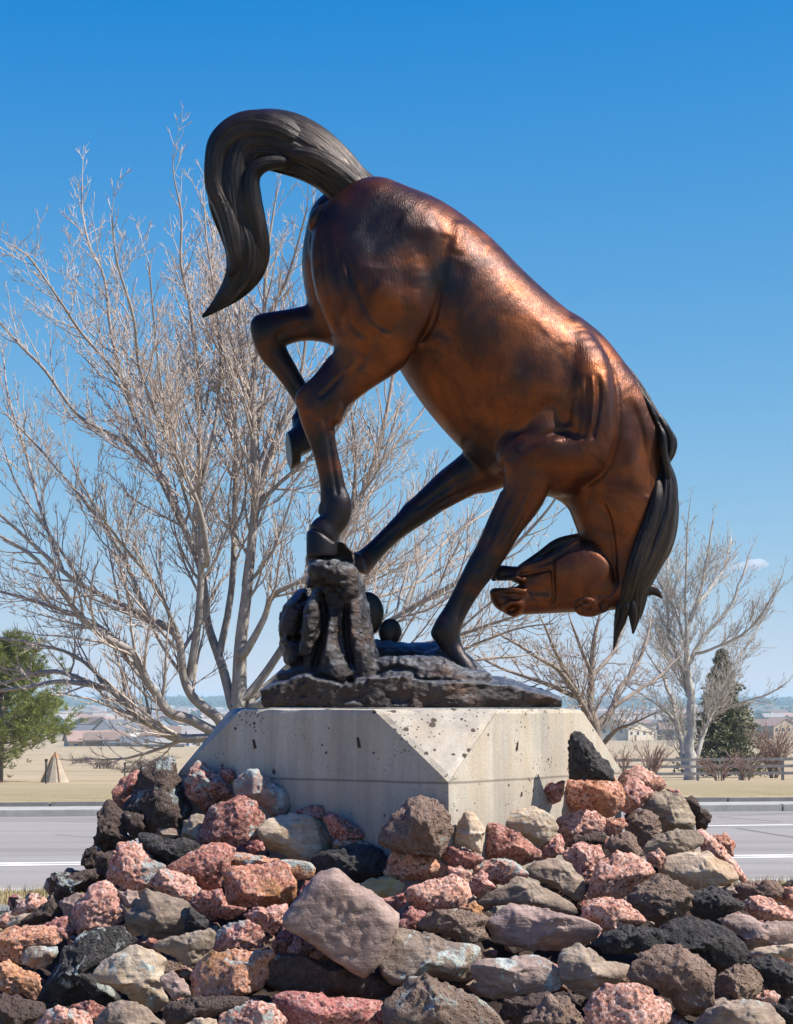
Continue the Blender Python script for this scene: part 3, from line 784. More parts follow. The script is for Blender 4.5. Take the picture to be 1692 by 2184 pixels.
B([(752,1232,-.16,18,34),(764,1290,-.18,18,44),(776,1360,-.18,20,50),(790,1440,-.18,24,50)], 0.008)
B([(752,1290,-.28,18,20),(758,1350,-.31,20,22),(772,1410,-.33,22,24),(786,1450,-.33,20,22)], 0.007)
B([(676,1272,-.30,12,18),(668,1300,-.33,17,20),(662,1340,-.34,17,20),(652,1385,-.33,14,22)], 0.006)
B([(648,1282,-.16,22,34),(628,1312,-.18,26,38),(622,1348,-.18,22,36)], 0.008)
B([(620,1370,-.2,17,30),(628,1400,-.2,22,34),(640,1440,-.2,32,44)], 0.008)
B([(612,1330,-.05,14,30),(615,1380,-.05,14,30)], 0.01)
B([(648,1320,-.08,30,60),(650,1400,-.08,34,60),(655,1460,-.08,40,60)], 0.02)
B([(650,1428,-.26,18,24),(612,1448,-.28,22,30)], 0.008)
B([(700,1330,-.30,24,22),(700,1390,-.34,26,26),(716,1440,-.38,30,30)], 0.010)
B([(800,1402,.10,34,60),(870,1402,.12,28,70),(950,1398,.10,26,70),(985,1420,.1,26,60)], 0.012)
B([(905,1428,-.14,22,30),(938,1412,-.12,30,40),(975,1430,-.12,34,50),(1030,1458,-.12,24,50)], 0.006)
B([(925,1404,-.14,12,22),(955,1408,-.14,12,22)], 0.004)
B([(830,1452,-.3,50,40),(920,1464,-.32,60,50),(1010,1470,-.3,44,50)], 0.02)
B([(815,1390,.06,22,24),(835,1394,.08,22,24)], 0.010)
SR.start_dents(.06)
for pts, r, a in [([(684,1262),(694,1310),(690,1360),(676,1410),(668,1440)], 7, .05), ([(742,1285),(738,1330),(742,1380),(756,1430)], 6, .035), ([(668,1250),(656,1275),(640,1290)], 6, .03),
                  ([(722,1290),(724,1340),(730,1400)], 5, .018), ([(640,1352),(632,1368),(612,1362)], 6, .03), ([(648,1400),(636,1418),(604,1428)], 6, .025), ([(700,1215),(716,1232),(742,1236)], 4, .012),
                  ([(664,1440),(700,1446),(740,1462)], 7, .025), ([(744,1442),(752,1470),(742,1510)], 8, .035), ([(800,1440),(840,1425),(890,1432)], 7, .022), ([(1048,1462),(1040,1485),(1050,1512)], 7, .035),
                  ([(880,1440),(900,1450),(960,1452),(1010,1466)], 5, .016), ([(575,1486),(640,1492),(720,1494)], 4, .010), ([(770,1492),(880,1488),(1020,1500)], 4, .012), ([(800,1470),(880,1466),(960,1480)], 5, .010),
                  ([(1070,1498),(1120,1500),(1180,1508)], 3, .008), ([(1092,1478),(1112,1492),(1126,1510)], 5, .014), ([(860,1478),(872,1500),(868,1512)], 5, .012), ([(960,1470),(985,1490),(990,1512)], 5, .014),
                  ([(705,1265),(716,1250),(735,1262)], 5, .014), ([(690,1200),(705,1206),(724,1200)], 4, .008)]:
    SR.dent(pts, r, a, (-9, .05), .3)
SR.end_dents()
# chisel the stone with noise
gx, gy, gz = np.meshgrid(*SR.ax, indexing='ij')
def vnoise(x, y, z, seed):
    """cheap value noise on arrays"""
    xi = np.floor(x).astype(np.int32); yi = np.floor(y).astype(np.int32); zi = np.floor(z).astype(np.int32)
    fx = x - xi; fy = y - yi; fz = z - zi
    fx = fx*fx*(3-2*fx); fy = fy*fy*(3-2*fy); fz = fz*fz*(3-2*fz)
    def hsh(a, b, c):
        h = (a * 374761393 + b * 668265263 + c * 1274126177 + seed * 974711) & 0x7fffffff
        h = ((h ^ (h >> 13)) * 1103515245) & 0x7fffffff
        return ((h ^ (h >> 16)) & 0xffff) / 65535.0
    r = 0
    for a in (0, 1):
        for b in (0, 1):
            for c in (0, 1):
                r = r + hsh(xi + a, yi + b, zi + c) * (fx if a else 1-fx) * (fy if b else 1-fy) * (fz if c else 1-fz)
    return r
# broken front and end faces of the slab
xx = (gx - P(880, 1500, Y0).x)
front = (Y0 - .47 + .05 * (vnoise(gx*4, gx*0, gz*5, 11) - .5) + .02 * (vnoise(gx*13, gx*0, gz*22, 12) - .5) + .16 * np.clip((gx - .30) / .5, 0, 1)) - gy
xl, xr = P(574, 1500, Y0).x, P(1186, 1500, Y0).x
endl = xl + .03 * (vnoise(gy*6, gz*9, gz*0, 13) - .5) - gx; endr = gx - (xr + .03 * (vnoise(gy*6, gz*9, gz*0, 14) - .5))
SR.f = np.maximum(SR.f, np.maximum(front, np.maximum(endl, endr)).astype(np.float32))
band = np.abs(SR.f) < 0.06
bx, by, bz = gx[band].astype(np.float64), gy[band].astype(np.float64), gz[band].astype(np.float64)
SR.f[band] += (0.036 * (np.abs(vnoise(bx*6, by*6, bz*9, 1) - .5) - .2) + 0.022 * (np.abs(vnoise(bx*13+3, by*13, bz*15, 2) - .5) - .2) + 0.018 * (np.abs(vnoise(bx*27, by*27, bz*31, 5) - .5) - .2) + 0.010 * (vnoise(bx*60, by*60, bz*90, 3) - .5)).astype(np.float32)
SR.f[gz < 1.678] = 1.0
rv, rf = SR.mesh(1)
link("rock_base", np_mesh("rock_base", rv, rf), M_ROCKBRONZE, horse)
def pad(px, py, dy, w, h, rz):
    bm = bmesh.new(); bmesh.ops.create_uvsphere(bm, u_segments=20, v_segments=14, radius=1.0)
    c = P(px, py, Y0 + dy); k = (Y0 + dy) / F
    for v in bm.verts:
        t = 1 - 0.18 * max(0, -v.co.z)
        v.co = Vector((v.co.x * w * k * t, v.co.y * 0.026, v.co.z * h * k))
    bmesh.ops.rotate(bm, verts=bm.verts, matrix=Matrix.Rotation(rz, 3, 'Y') @ Matrix.Rotation(0.12, 3, 'Z'))
    bmesh.ops.translate(bm, verts=bm.verts, vec=c)
    me = bpy.data.meshes.new("cactus_pad"); bm.to_mesh(me); bm.free()
    me.polygons.foreach_set("use_smooth", np.ones(len(me.polygons), dtype=bool))
    link("cactus_pad", me, M_DARKBRONZE, horse)
pad(786, 1308, .10, 34, 46, -0.1)
pad(832, 1350, .14, 25, 31, 0.1)
# ------------------------------------------------------------------ land
SK = 0.14                                     # the road runs a little away from the camera to the right
ZP = [(-500, 0), (32.2, 0), (33.35, 0), (33.5, .155), (37, .15), (60, -.75), (110, -2.55), (200, -4.9), (400, -8.4), (600, -10.9), (800, -12.6), (1200, -13.6), (2000, -14.3), (3000, -12), (4500, -2), (6000, 11), (7000, 4), (9500, -10)]
ZX = np.array([a for a, _ in ZP]); ZZ = np.array([b for _, b in ZP])
def land_z(x, Y):
    d = Y - SK * x * (1.0 if Y < 70 else max(0.0, 1 - (Y - 70) / 60.0))
    z = float(np.interp(d, ZX, ZZ))
    if Y > 42:
        k = min(1, (Y - 42) / 60)
        z += k * (mnoise.noise(Vector((x * .03, Y * .03, 0))) * .25 + mnoise.noise(Vector((x * .006, Y * .004, 3))) * min(1.2, Y * .002))
    if Y > 3500:
        z += min(1, (Y - 3500) / 2000) * (mnoise.noise(Vector((x * .0011, Y * .0006, 7))) * 6 + mnoise.noise(Vector((x * .004, Y * .002, 9))) * 2)
    return z
def make_ground():
    ys = [-300, -150, -80, -40, -20, -10] + list(np.arange(0, 32, 2.0)) + [32.2, 33.0, 33.34, 33.36, 33.45, 33.52, 34, 35, 37] + list(np.arange(40, 130, 3)) + list(np.arange(130, 420, 10)) + list(np.arange(420, 1300, 30)) + list(np.arange(1300, 4000, 100)) + list(np.arange(4000, 9600, 160))
    xs = np.linspace(-1, 1, 161)
    V = []; 
    for d in ys:
        w = 90 + 0.9 * max(abs(d), 1)
        for s in xs:
            x = w * (0.35 * s + 0.65 * s ** 3)
            Y = d + SK * x * (1.0 if d < 70 else max(0.0, 1 - (d - 70) / 60.0))
            V.append((x, Y, land_z(x, Y)))
    n = len(xs); Fc = []
    for i in range(len(ys) - 1):
        for j in range(n - 1):
            Fc.append((i*n + j, i*n + j + 1, (i+1)*n + j + 1, (i+1)*n + j))
    return np_mesh("ground", V, Fc)
def ground_mat():
    m = NT("dry_grass")
    g = m.node("ShaderNodeNewGeometry").outputs['Position']
    y = m.sep(g)[1]
    n1 = m.noise(g, 1.4, 6, 0.65); n2 = m.noise(g, 0.12, 5, 0.6); n3 = m.noise(g, 12, 4, 0.7)
    lawn = m.ramp(n1, [(0.3, (0.26, 0.205, 0.115)), (0.7, (0.42, 0.34, 0.205))])
    lawn = m.mix(m.ramp(m.noise(m.coords(kind='Object', scale=(.05, .6, 1)), 1.0, 4, .6), [(0.45, 0.0), (0.65, 0.6)]), lawn, (0.27, 0.235, 0.12))
    lawn = m.mix(m.ramp(n3, [(0.35, 0.5), (0.6, 0.0)]), lawn, (0.16, 0.125, 0.07))
    field = m.ramp(n2, [(0.3, (0.33, 0.25, 0.155)), (0.7, (0.42, 0.335, 0.22))])
    field = m.mix(m.ramp(m.noise(g, .35, 6, .7), [(.53, 0.0), (.68, .75)]), field, (0.20, 0.14, 0.10))
    field = m.mix(m.ramp(m.noise(m.coords(scale=(.02, .1, 1)), 1, 5, .65), [(.52, 0.0), (.62, .55)]), field, (0.22, 0.20, 0.10))
    far = m.ramp(m.noise(m.coords(scale=(.010, .0035, 1)), 1.0, 6, .7), [(.36, (0.10, 0.10, 0.07)), (.5, (0.17, 0.14, 0.095)), (.62, (0.30, 0.23, 0.15))])
    wood = m.ramp(m.noise(m.coords(scale=(.012, .006, 1)), 1.0, 6, .7), [(.45, (0.022, 0.035, 0.02)), (.62, (0.10, 0.09, 0.055))])
    c = m.mix(m.ramp(m.math('DIVIDE', y, 140.0), [(.40, 0.0), (.75, 1.0)]), lawn, field)
    c = m.mix(m.ramp(m.math('DIVIDE', y, 1600.0), [(.46, 0.0), (.60, 1.0)]), c, far)
    c = m.mix(m.ramp(m.math('DIVIDE', y, 6000.0), [(.58, 0.0), (.70, 1.0)]), c, wood)
    return m.set(c, 0.95, 0.0, m.bump(n3, 0.5, 0.03), spec=0.1)
ground = link("ground", make_ground(), ground_mat()); set_props(ground, kind="structure")

def strip(name, d0, d1, z, mat, x0=-120, x1=120, seg=40):
    V = []; Fc = []
    for i in range(seg + 1):
        x = x0 + (x1 - x0) * i / seg
        V += [(x, d0 + SK * x, z), (x, d1 + SK * x, z)]
    for i in range(seg): Fc.append((2*i, 2*i + 2, 2*i + 3, 2*i + 1))
    o = link(name, np_mesh(name, V, Fc, False), mat); set_props(o, kind="structure"); return o
def asphalt():
    m = NT("asphalt")
    g = m.node("ShaderNodeNewGeometry").outputs['Position']
    rot = m.coords(rot=(0, 0, math.atan(SK)))
    lane = m.noise(m.coords(scale=(.03, .9, 1), rot=(0, 0, -math.atan(SK))), 1.0, 4, .6)
    c = m.ramp(lane, [(.30, (0.225, 0.200, 0.182)), (.5, (0.300, 0.272, 0.250)), (.7, (0.340, 0.315, 0.290))])
    c = m.mix(m.ramp(m.noise(g, 60, 4, .7), [(.35, .5), (.65, 0.0)]), c, (0.16, 0.145, 0.135))
    c = m.mix(m.ramp(m.noise(m.coords(scale=(.15, 1.6, 1), rot=(0, 0, -math.atan(SK))), 1, 5, .6), [(.5, 0.0), (.75, .45)]), c, (0.19, 0.165, 0.15))
    cr = m.voro(m.coords(scale=(.10, .35, 1), rot=(0, 0, -math.atan(SK) + .02)), 1.0, 'DISTANCE_TO_EDGE')
    c = m.mix(m.ramp(cr, [(0.0, .8), (.006, 0.0)]), c, (0.05, 0.045, 0.045))
    return m.set(c, 0.85, 0.0, m.bump(m.noise(g, 90, 3, .7), .4, .006), spec=.3)
def simple(name, col, var=.25, scale=6.0, rough=.85, bump=.3, metal=0.0, kind='Object'):
    m = NT(name)
    oc = m.coords(kind=kind)
    n = m.noise(oc, scale, 6, .65)
    c = m.ramp(n, [(.28, tuple(v * (1 - var) for v in col)), (.72, tuple(min(1, v * (1 + var)) for v in col))])
    return m.set(c, rough, metal, m.bump(m.noise(oc, scale * 6, 4, .7), bump, .01), spec=.25)
M_ASPHALT = asphalt()
M_PAINTW = simple("road_paint", (.78, .77, .74), .12, 9)
M_KERB = simple("kerb_concrete", (.36, .345, .32), .18, 4)
M_KERBD = simple("kerb_concrete_dark", (.20, .19, .175), .2, 4)
strip("road", 19.75, 32.0, .004, M_ASPHALT)
strip("lane_marking", 22.38, 22.54, .008, M_PAINTW); strip("lane_marking", 22.66, 22.82, .008, M_PAINTW)
strip("lane_marking", 28.25, 28.40, .008, M_PAINTW, 2.0, 40, 10)
# kerb stones beyond the road, walk and a low edging behind it
def kerb_run(name, d0, d1, z0, z1, L, x0, x1, mat, stone):
    c = link(name, np_mesh(name, [(x0, d0 + .02 + SK*x0, z0), (x1, d0 + .02 + SK*x1, z0), (x1, d1 - .02 + SK*x1, z0), (x0, d1 - .02 + SK*x0, z0)], [(0, 1, 2, 3)], False), mat)
    c.data.transform(Matrix.Translation((0, 0, .004)))
    set_props(c, kind="structure")
    me = None; x = x0; rng = random.Random(5)
    bm = bmesh.new(); bmesh.ops.create_cube(bm, size=1.0)
    bmesh.ops.scale(bm, vec=(L - .012, (d1 - d0), z1 - z0), verts=bm.verts)
    for v in bm.verts: v.co.y += SK * v.co.x
    bmesh.ops.bevel(bm, geom=[e for e in bm.edges], offset=.012, segments=2, affect='EDGES')
    me = bpy.data.meshes.new(stone); bm.to_mesh(me); bm.free(); me.materials.append(mat)
    while x + L <= x1:
        o = bpy.data.objects.new(stone, me); COL.objects.link(o)
        xc = x + L / 2
        o.location = (xc, (d0 + d1) / 2 + SK * xc, (z0 + z1) / 2 + rng.uniform(-.003, .003)); o.parent = c
        x += L
    return c
kerb_run("kerb", 32.02, 32.30, -.01, .105, 3.05, -24.4, 24.4, M_KERB, "kerb_stone")
strip("sidewalk", 32.30, 33.15, .10, M_KERB)
kerb_run("lawn_edging", 33.15, 33.34, .06, .165, 2.7, -24.3, 24.3, M_KERBD, "edging_stone")
strip("gutter", 19.35, 19.75, .006, M_KERB)
strip("path", 17.55, 18.1, .006, M_KERBD)

def on_land(px, Y):
    x = (px - 846) / F * (CP * Y)           # close enough for things standing near the horizon
    x = P(px, 1600, Y).x
    return Vector((x, Y, land_z(x, Y)))

# tufts of dry grass on the near verge and round the foot of the stones
def tufts():
    rng = random.Random(11); mb = MB()
    def blade(x, y, h):
        a = rng.uniform(0, 6.28); w = .006; lean = rng.uniform(.1, .6) * h
        b = rng.uniform(0, 6.28)
        p = (x, y, 0.0)
        mb.add([(x - w*math.cos(a), y - w*math.sin(a), 0), (x + w*math.cos(a), y + w*math.sin(a), 0), (x + lean*math.cos(b), y + lean*math.sin(b), h)], [(0, 1, 2)])
    for _ in range(9000):
        x = rng.uniform(-4.8, 4.8); blade(x, rng.uniform(18.15, 19.3) + SK * x, rng.uniform(.03, .10))
    for _ in range(9000):
        x = rng.uniform(-4.6, 4.6); blade(x, rng.uniform(14.0, 17.5) + SK * x, rng.uniform(.03, .09))
    return mb
M_BLADE = simple("grass_blades", (.36, .29, .15), .35, 3, .9, 0)
o = tufts().build("grass", M_BLADE); set_props(o, "short dry winter grass on the verge beside the road", "grass", kind="stuff")

# ------------------------------------------------------------------ post and rail fence
M_WOOD = simple("grey_weathered_wood", (.27, .25, .24), .3, 5, .9, .4)
def make_fence():
    Yf = 110.0
    f = empty("rail_fence", on_land(1500, Yf), label="weathered grey three rail wooden fence in front of the tall pale tree", category="fence")
    xs = [1308, 1398, 1488, 1578, 1669, 1759, 1850]
    pm = None
    for px in xs:
        g = on_land(px, Yf); mb = MB(); mb.box((g.x, g.y, g.z + .56), (.14, .14, 1.25)); mb.build("post", M_WOOD, f)
    for h in (.36, .74, 1.10):
        for a, b in zip(xs[:-1], xs[1:]):
            A_, B_ = on_land(a, Yf - .1), on_land(b, Yf - .1)
            mb = MB(); p = A_ + Vector((0, 0, h)); q = B_ + Vector((0, 0, h))
            dz = .075
            mb.add([p + Vector((0, -.03, -dz)), q + Vector((0, -.03, -dz)), q + Vector((0, .02, -dz)), p + Vector((0, .02, -dz)), p + Vector((0, -.03, dz)), q + Vector((0, -.03, dz)), q + Vector((0, .02, dz)), p + Vector((0, .02, dz))],
                   [(0,3,2,1),(4,5,6,7),(0,1,5,4),(1,2,6,5),(2,3,7,6),(3,0,4,7)])
            mb.build("rail", M_WOOD, f)
make_fence()

# ------------------------------------------------------------------ tipi and a signpost on the lawn edge
M_CANVAS = simple("canvas", (.36, .30, .23), .2, 3, .9, .3)
M_RUST = simple("orange_poles", (.38, .20, .11), .3, 4, .8, .2)
M_DARKMETAL = simple("dark_metal", (.05, .05, .05), .2, 4, .6, .1)
def make_tipi():
    g = on_land(118, 112); t = empty("tipi", g, label="small white canvas tipi with orange poles on the edge of the far lawn", category="tipi")
    mb = MB(); n = 14; H = 1.55; r0 = .86; r1 = .20
    vs = []
    for k in range(n):
        a = 2*math.pi*k/n; rr = r0 * (1 + .05*math.sin(3*a)); vs.append((g.x + rr*math.cos(a), g.y + rr*math.sin(a), g.z - .2))
    for k in range(n):
        a = 2*math.pi*k/n; vs.append((g.x + r1*math.cos(a), g.y + r1*math.sin(a), g.z + H*.86))
    mb.add(vs, [(k, (k+1) % n, n + (k+1) % n, n + k) for k in range(n)])
    mb.build("canvas_cover", M_CANVAS, t)
    for k in range(4):
        a = 2*math.pi*k/4 + .5; b = a + 2.6
        p = MB(); p.tube([(g.x + r0*1.06*math.cos(a), g.y + r0*1.06*math.sin(a), g.z - .2), (g.x + r1*1.1*math.cos(a), g.y + r1*1.1*math.sin(a), g.z + H*.86), (g.x - .05*math.cos(a), g.y - .05*math.sin(a), g.z + H*1.05)], .024, 5)
        p.build("pole", M_RUST, t)
    cap = MB()
    vs = [(g.x + .24*math.cos(2*math.pi*k/n), g.y + .24*math.sin(2*math.pi*k/n), g.z + H*.80) for k in range(n)] + [(g.x, g.y, g.z + H*1.02)]
    cap.add(vs, [(k, (k+1) % n, n) for k in range(n)]); cap.build("top_flap", M_RUST, t)
make_tipi()
def marker(px, Y, h, label):
    g = on_land(px, Y); mb = MB(); mb.tube([g - Vector((0, 0, .1)), g + Vector((0, 0, h))], .06, 6); mb.box((g.x, g.y, g.z + h + .06), (.16, .10, .12)); o = mb.build("marker_post", M_DARKMETAL); set_props(o, label, "post")
marker(99, 108, 1.15, "thin dark marker post beside the white tipi")
marker(267, 150, .9, "thin dark marker post in the dry field behind the heap's dark lava boulders")

# ------------------------------------------------------------------ houses in the valley
HM = {}
def hmat(name, col, rough=.9):
    if name not in HM: HM[name] = simple("house_" + name, col, .08, .6, rough, .05)
    return HM[name]
WALLC = {'white': (.78, .77, .74), 'cream': (.60, .52, .40), 'tan': (.42, .32, .22), 'grey': (.34, .34, .34), 'brown': (.20, .12, .08), 'red': (.28, .09, .06), 'blue': (.25, .30, .36)}
ROOFC = {'slate': (.13, .135, .15), 'brownroof': (.21, .15, .12), 'pink': (.33, .22, .18), 'paleroof': (.30, .28, .26)}
M_PANE = simple("house_window", (.05, .06, .08), .1, 1, .25, 0)
def house_mesh(w, d, h, rh, gable_front):
    """walls, roof and openings of one house about its own origin"""
    wall = MB(); roof = MB(); win = MB(); door = MB()
    hw, hd = w / 2, d / 2
    wall.box((0, 0, h / 2 - .5), (w, d, h + 1))
    e = .5
    if gable_front:    # ridge runs along y
        wall.add([(-hw, -hd, h), (hw, -hd, h), (0, -hd, h + rh)], [(0, 1, 2)]); wall.add([(-hw, hd, h), (hw, hd, h), (0, hd, h + rh)], [(0, 2, 1)])
        for s in (-1, 1):
            a = [(s*(hw + e), -hd - e, h - e*rh/hw), (s*(hw + e), hd + e, h - e*rh/hw), (0, hd + e, h + rh), (0, -hd - e, h + rh)]
            b = [(x, y, z + .28) for x, y, z in a]
            roof.add(a + b, [(3,2,1,0),(4,5,6,7),(0,1,5,4),(1,2,6,5),(2,3,7,6),(3,0,4,7)])
    else:
        wall.add([(-hw, -hd, h), (-hw, hd, h), (-hw, 0, h + rh)], [(0, 2, 1)]); wall.add([(hw, -hd, h), (hw, hd, h), (hw, 0, h + rh)], [(0, 1, 2)])
        for s in (-1, 1):
            a = [(-hw - e, s*(hd + e), h - e*rh/hd), (hw + e, s*(hd + e), h - e*rh/hd), (hw + e, 0, h + rh), (-hw - e, 0, h + rh)]
            b = [(x, y, z + .28) for x, y, z in a]
            roof.add(a + b, [(3,2,1,0),(4,5,6,7),(0,1,5,4),(1,2,6,5),(2,3,7,6),(3,0,4,7)])
    k = max(2, int(w / 3.2))
    wins = []
    for i in range(k):
        x = -hw + (i + .5) * w / k
        m = MB(); m.box((x, -hd - .03, h - 1.5), (1.15, .1, 1.3)); wins.append(m.mesh("window"))
    door.box((-hw * .45, -hd - .03, 1.1), (1.1, .1, 2.2))
    return wall.mesh("wall"), roof.mesh("roof"), wins, door.mesh("door")
def make_house(px, Y, w, d, h, rh, gf, wall, roof, rot, label, group=None, extra=None, zoff=0):
    g = on_land(px, Y)
    t = empty("house", (g.x, g.y, g.z + zoff), label=label, category="house", group=group)
    W, Rf, wins, dr = house_mesh(w, d, h, rh, gf)
    for nm, me, mt in [("wall", W, hmat(wall, WALLC[wall])), ("roof", Rf, hmat(roof, ROOFC[roof]))] + [("window", m, M_PANE) for m in wins] + [("door", dr, hmat('brown', WALLC['brown']))]:
        me.materials.append(mt); o = bpy.data.objects.new(nm, me); COL.objects.link(o); o.parent = t
    if extra:
        mb = MB(); mb.box((w * .28, d * .1, h + rh * .8 + .6), (.9, .9, 1.8)); mb.build("chimney", hmat('tan', WALLC['tan'])).parent = t
    t.rotation_euler = (0, 0, rot)
    return t
make_house(250, 640, 9.5, 11, 4.6, 3.0, True, 'white', 'slate', -.75, "white gabled house with grey roof, brightest in the valley left of the plinth", extra=False)
make_house(206, 655, 13, 9, 3.2, 2.6, False, 'grey', 'slate', .1, "long low grey house just left of the white gabled house")
make_house(238, 610, 8, 8, 2.4, 2.0, True, 'red', 'brownroof', -.5, "small red walled house with brown roof in front of the white gabled house")
make_house(186, 600, 12, 10, 1.6, 2.6, False, 'tan', 'pink', .3, "tan house with large pink tiled roof beside the green pine")
make_house(214, 600, 9, 9, 1.8, 2.0, False, 'brown', 'brownroof', .2, "brown roofed house between the pink roof and the small red house")
make_house(305, 650, 9, 9, 3.6, 2.6, True, 'brown', 'brownroof', -.5, "dark brown gabled house just right of the white gabled house")
make_house(276, 600, 14, 9, 1.0, 1.5, False, 'grey', 'slate', .1, "very low grey roofed house below the white gabled house")
make_house(342, 645, 12, 9, 3.0, 2.6, False, 'red', 'brownroof', .1, "wide brown roofed house with dull red walls right of the dark gabled house")
make_house(338, 600, 15, 9, .8, 1.5, False, 'grey', 'paleroof', .1, "low pale grey roof in front of the dull red house")
make_house(380, 660, 12, 9, 3.2, 2.4, False, 'cream', 'paleroof', -.1, "cream house with pale roof under the lowest bare limbs of the big tree")
make_house(436, 620, 10, 9, 2.6, 1.8, False, 'white', 'paleroof', .2, "white house half hidden by the plinth's left shoulder")
rng = random.Random(77)
row2 = [(178, 'cream', 'brownroof'), (206, 'tan', 'brownroof'), (228, 'tan', 'pink'), (252, 'brown', 'brownroof'), (277, 'cream', 'paleroof'), (300, 'cream', 'brownroof'), (326, 'blue', 'slate'), (350, 'tan', 'slate'), (377, 'white', 'brownroof'), (404, 'grey', 'slate'), (430, 'cream', 'paleroof'), (455, 'blue', 'slate')]
for px, wc, rc in row2:
    make_house(px, 960 + rng.uniform(-30, 40), rng.uniform(12, 15), 10, rng.uniform(4.4, 5.6), rng.uniform(2.6, 3.6), rng.random() < .5, wc, rc, rng.uniform(-.8, .8), "%s house with %s roof, second row, %s" % (wc, {'brownroof': 'brown', 'pink': 'pinkish', 'paleroof': 'pale', 'slate': 'slate grey'}[rc], {178: "close to the green pine", 206: "second from the green pine", 228: "above the long low grey house", 252: "straight above the white gabled house", 277: "up and right of the white gabled house", 300: "above the dark brown gabled house", 326: "two along from the dark gable", 350: "above the dull red walled house", 377: "above the cream house under the limbs", 404: "near the bare tree's low limbs", 430: "left of the plinth's top corner", 455: "nearest the big bare trunk"}[px]), extra=rng.random() < .4)
row3 = [(1306, 'cream', 'paleroof'), (1330, 'cream', 'pink'), (1352, 'cream', 'paleroof'), (1380, 'tan', 'pink'), (1402, 'cream', 'paleroof'), (1432, 'tan', 'brownroof'), (1612, 'tan', 'pink'), (1640, 'cream', 'brownroof'), (1662, 'tan', 'pink'), (1686, 'cream', 'brownroof')]
desc3 = {1306: "straight above the plinth's right shoulder", 1330: "two along from the plinth's right shoulder", 1352: "midway between plinth and the tall pale tree", 1380: "left of the tall pale tree's side branches", 1402: "close left of the tall pale trunk", 1432: "behind the left fork of the tall pale tree", 1612: "just right of the dark spruce", 1640: "above the bare brown shrub by the fence", 1662: "second from the picture's right edge", 1686: "cut by the picture's right edge"}
for px, wc, rc in row3:
    make_house(px, 900 + rng.uniform(-40, 60), rng.uniform(10, 14), 10, rng.uniform(4.2, 5.4), rng.uniform(2.6, 3.4), rng.random() < .5, wc, rc, rng.uniform(-.6, .6), "%s house with %s roof, %s" % (wc, {'brownroof': 'brown', 'pink': 'pinkish', 'paleroof': 'pale', 'slate': 'slate grey'}[rc], desc3[px]))
def far_houses():
    """tiny houses of the suburbs on the far slopes, too small to show their parts"""
    mats = [hmat(k, v) for k, v in WALLC.items()] + [hmat(k, v) for k, v in ROOFC.items()]
    protos = []
    for i, (wc, rc) in enumerate([('white', 'slate'), ('cream', 'brownroof'), ('grey', 'paleroof'), ('white', 'paleroof'), ('tan', 'brownroof'), ('cream', 'pink')]):
        w = 11 + i % 3 * 2; d = 10; h = 5.4; rh = 2.8; mb = MB(); mb.box((0, 0, h/2 - 1), (w, d, h + 2)); nw = len(mb.f)
        hw, hd = w/2 + .4, d/2 + .4
        mb.add([(-hw, -hd, h), (hw, -hd, h), (hw, hd, h), (-hw, hd, h), (-hw, 0, h + rh), (hw, 0, h + rh)], [(0, 1, 5, 4), (2, 3, 4, 5), (1, 2, 5), (3, 0, 4), (3, 2, 1, 0)])
        me = mb.mesh("house"); me.materials.append(hmat(wc, WALLC[wc])); me.materials.append(hmat(rc, ROOFC[rc]))
        for p in me.polygons:
            if p.index >= nw: p.material_index = 1
        protos.append(me)
    r = random.Random(3)
    for i in range(190):
        left = i < 120
        Y = r.choice([r.uniform(1250, 1700), r.uniform(1700, 2600), r.uniform(2400, 3600)])
        px = r.uniform(120, 520) if left else r.uniform(1240, 1700)
        g = on_land(px, Y)
        o = bpy.data.objects.new("house", protos[r.randrange(6)]); COL.objects.link(o); o.location = g; o.rotation_euler = (0, 0, r.uniform(-.9, .9))
        if left: set_props(o, "tiny pale house of the far suburb on the hazy slope left of the plinth", "house", "far suburb houses left of the plinth")
        else: set_props(o, "tiny pale house of the far suburb on the hazy slope right of the plinth", "house", "far suburb houses right of the plinth")
far_houses()
# woods on the far ridge and tree clumps among the houses
def far_woods():
    r = random.Random(9); mb = MB()
    ico = bmesh.new(); bmesh.ops.create_icosphere(ico, subdivisions=1, radius=1.0); iv = [v.co.copy() for v in ico.verts]; fi = [[v.index for v in f.verts] for f in ico.faces]; ico.free()
    for i in range(5200):
        k = r.random()
        if k < .35: Y = r.uniform(1000, 3500); px = r.uniform(-700, 2400)
        else: Y = r.uniform(4200, 6300); px = r.uniform(-900, 2600)
        g = on_land(px, Y); s = r.uniform(2.2, 4.5) if k < .35 else r.uniform(5, 10)
        mb.add([(g.x + v.x * s * r.uniform(.8, 1.5), g.y + v.y * s, g.z + max(-.3, v.z + .5) * s * r.uniform(.7, 1.3)) for v in iv], fi)
    return mb
M_FARWOOD = simple("far_woods", (.035, .05, .03), .4, .05, .95, 0)
o = far_woods().build("woods", M_FARWOOD); set_props(o, "dark scattered woods on the far hills and between the suburb houses", "woods", kind="stuff")
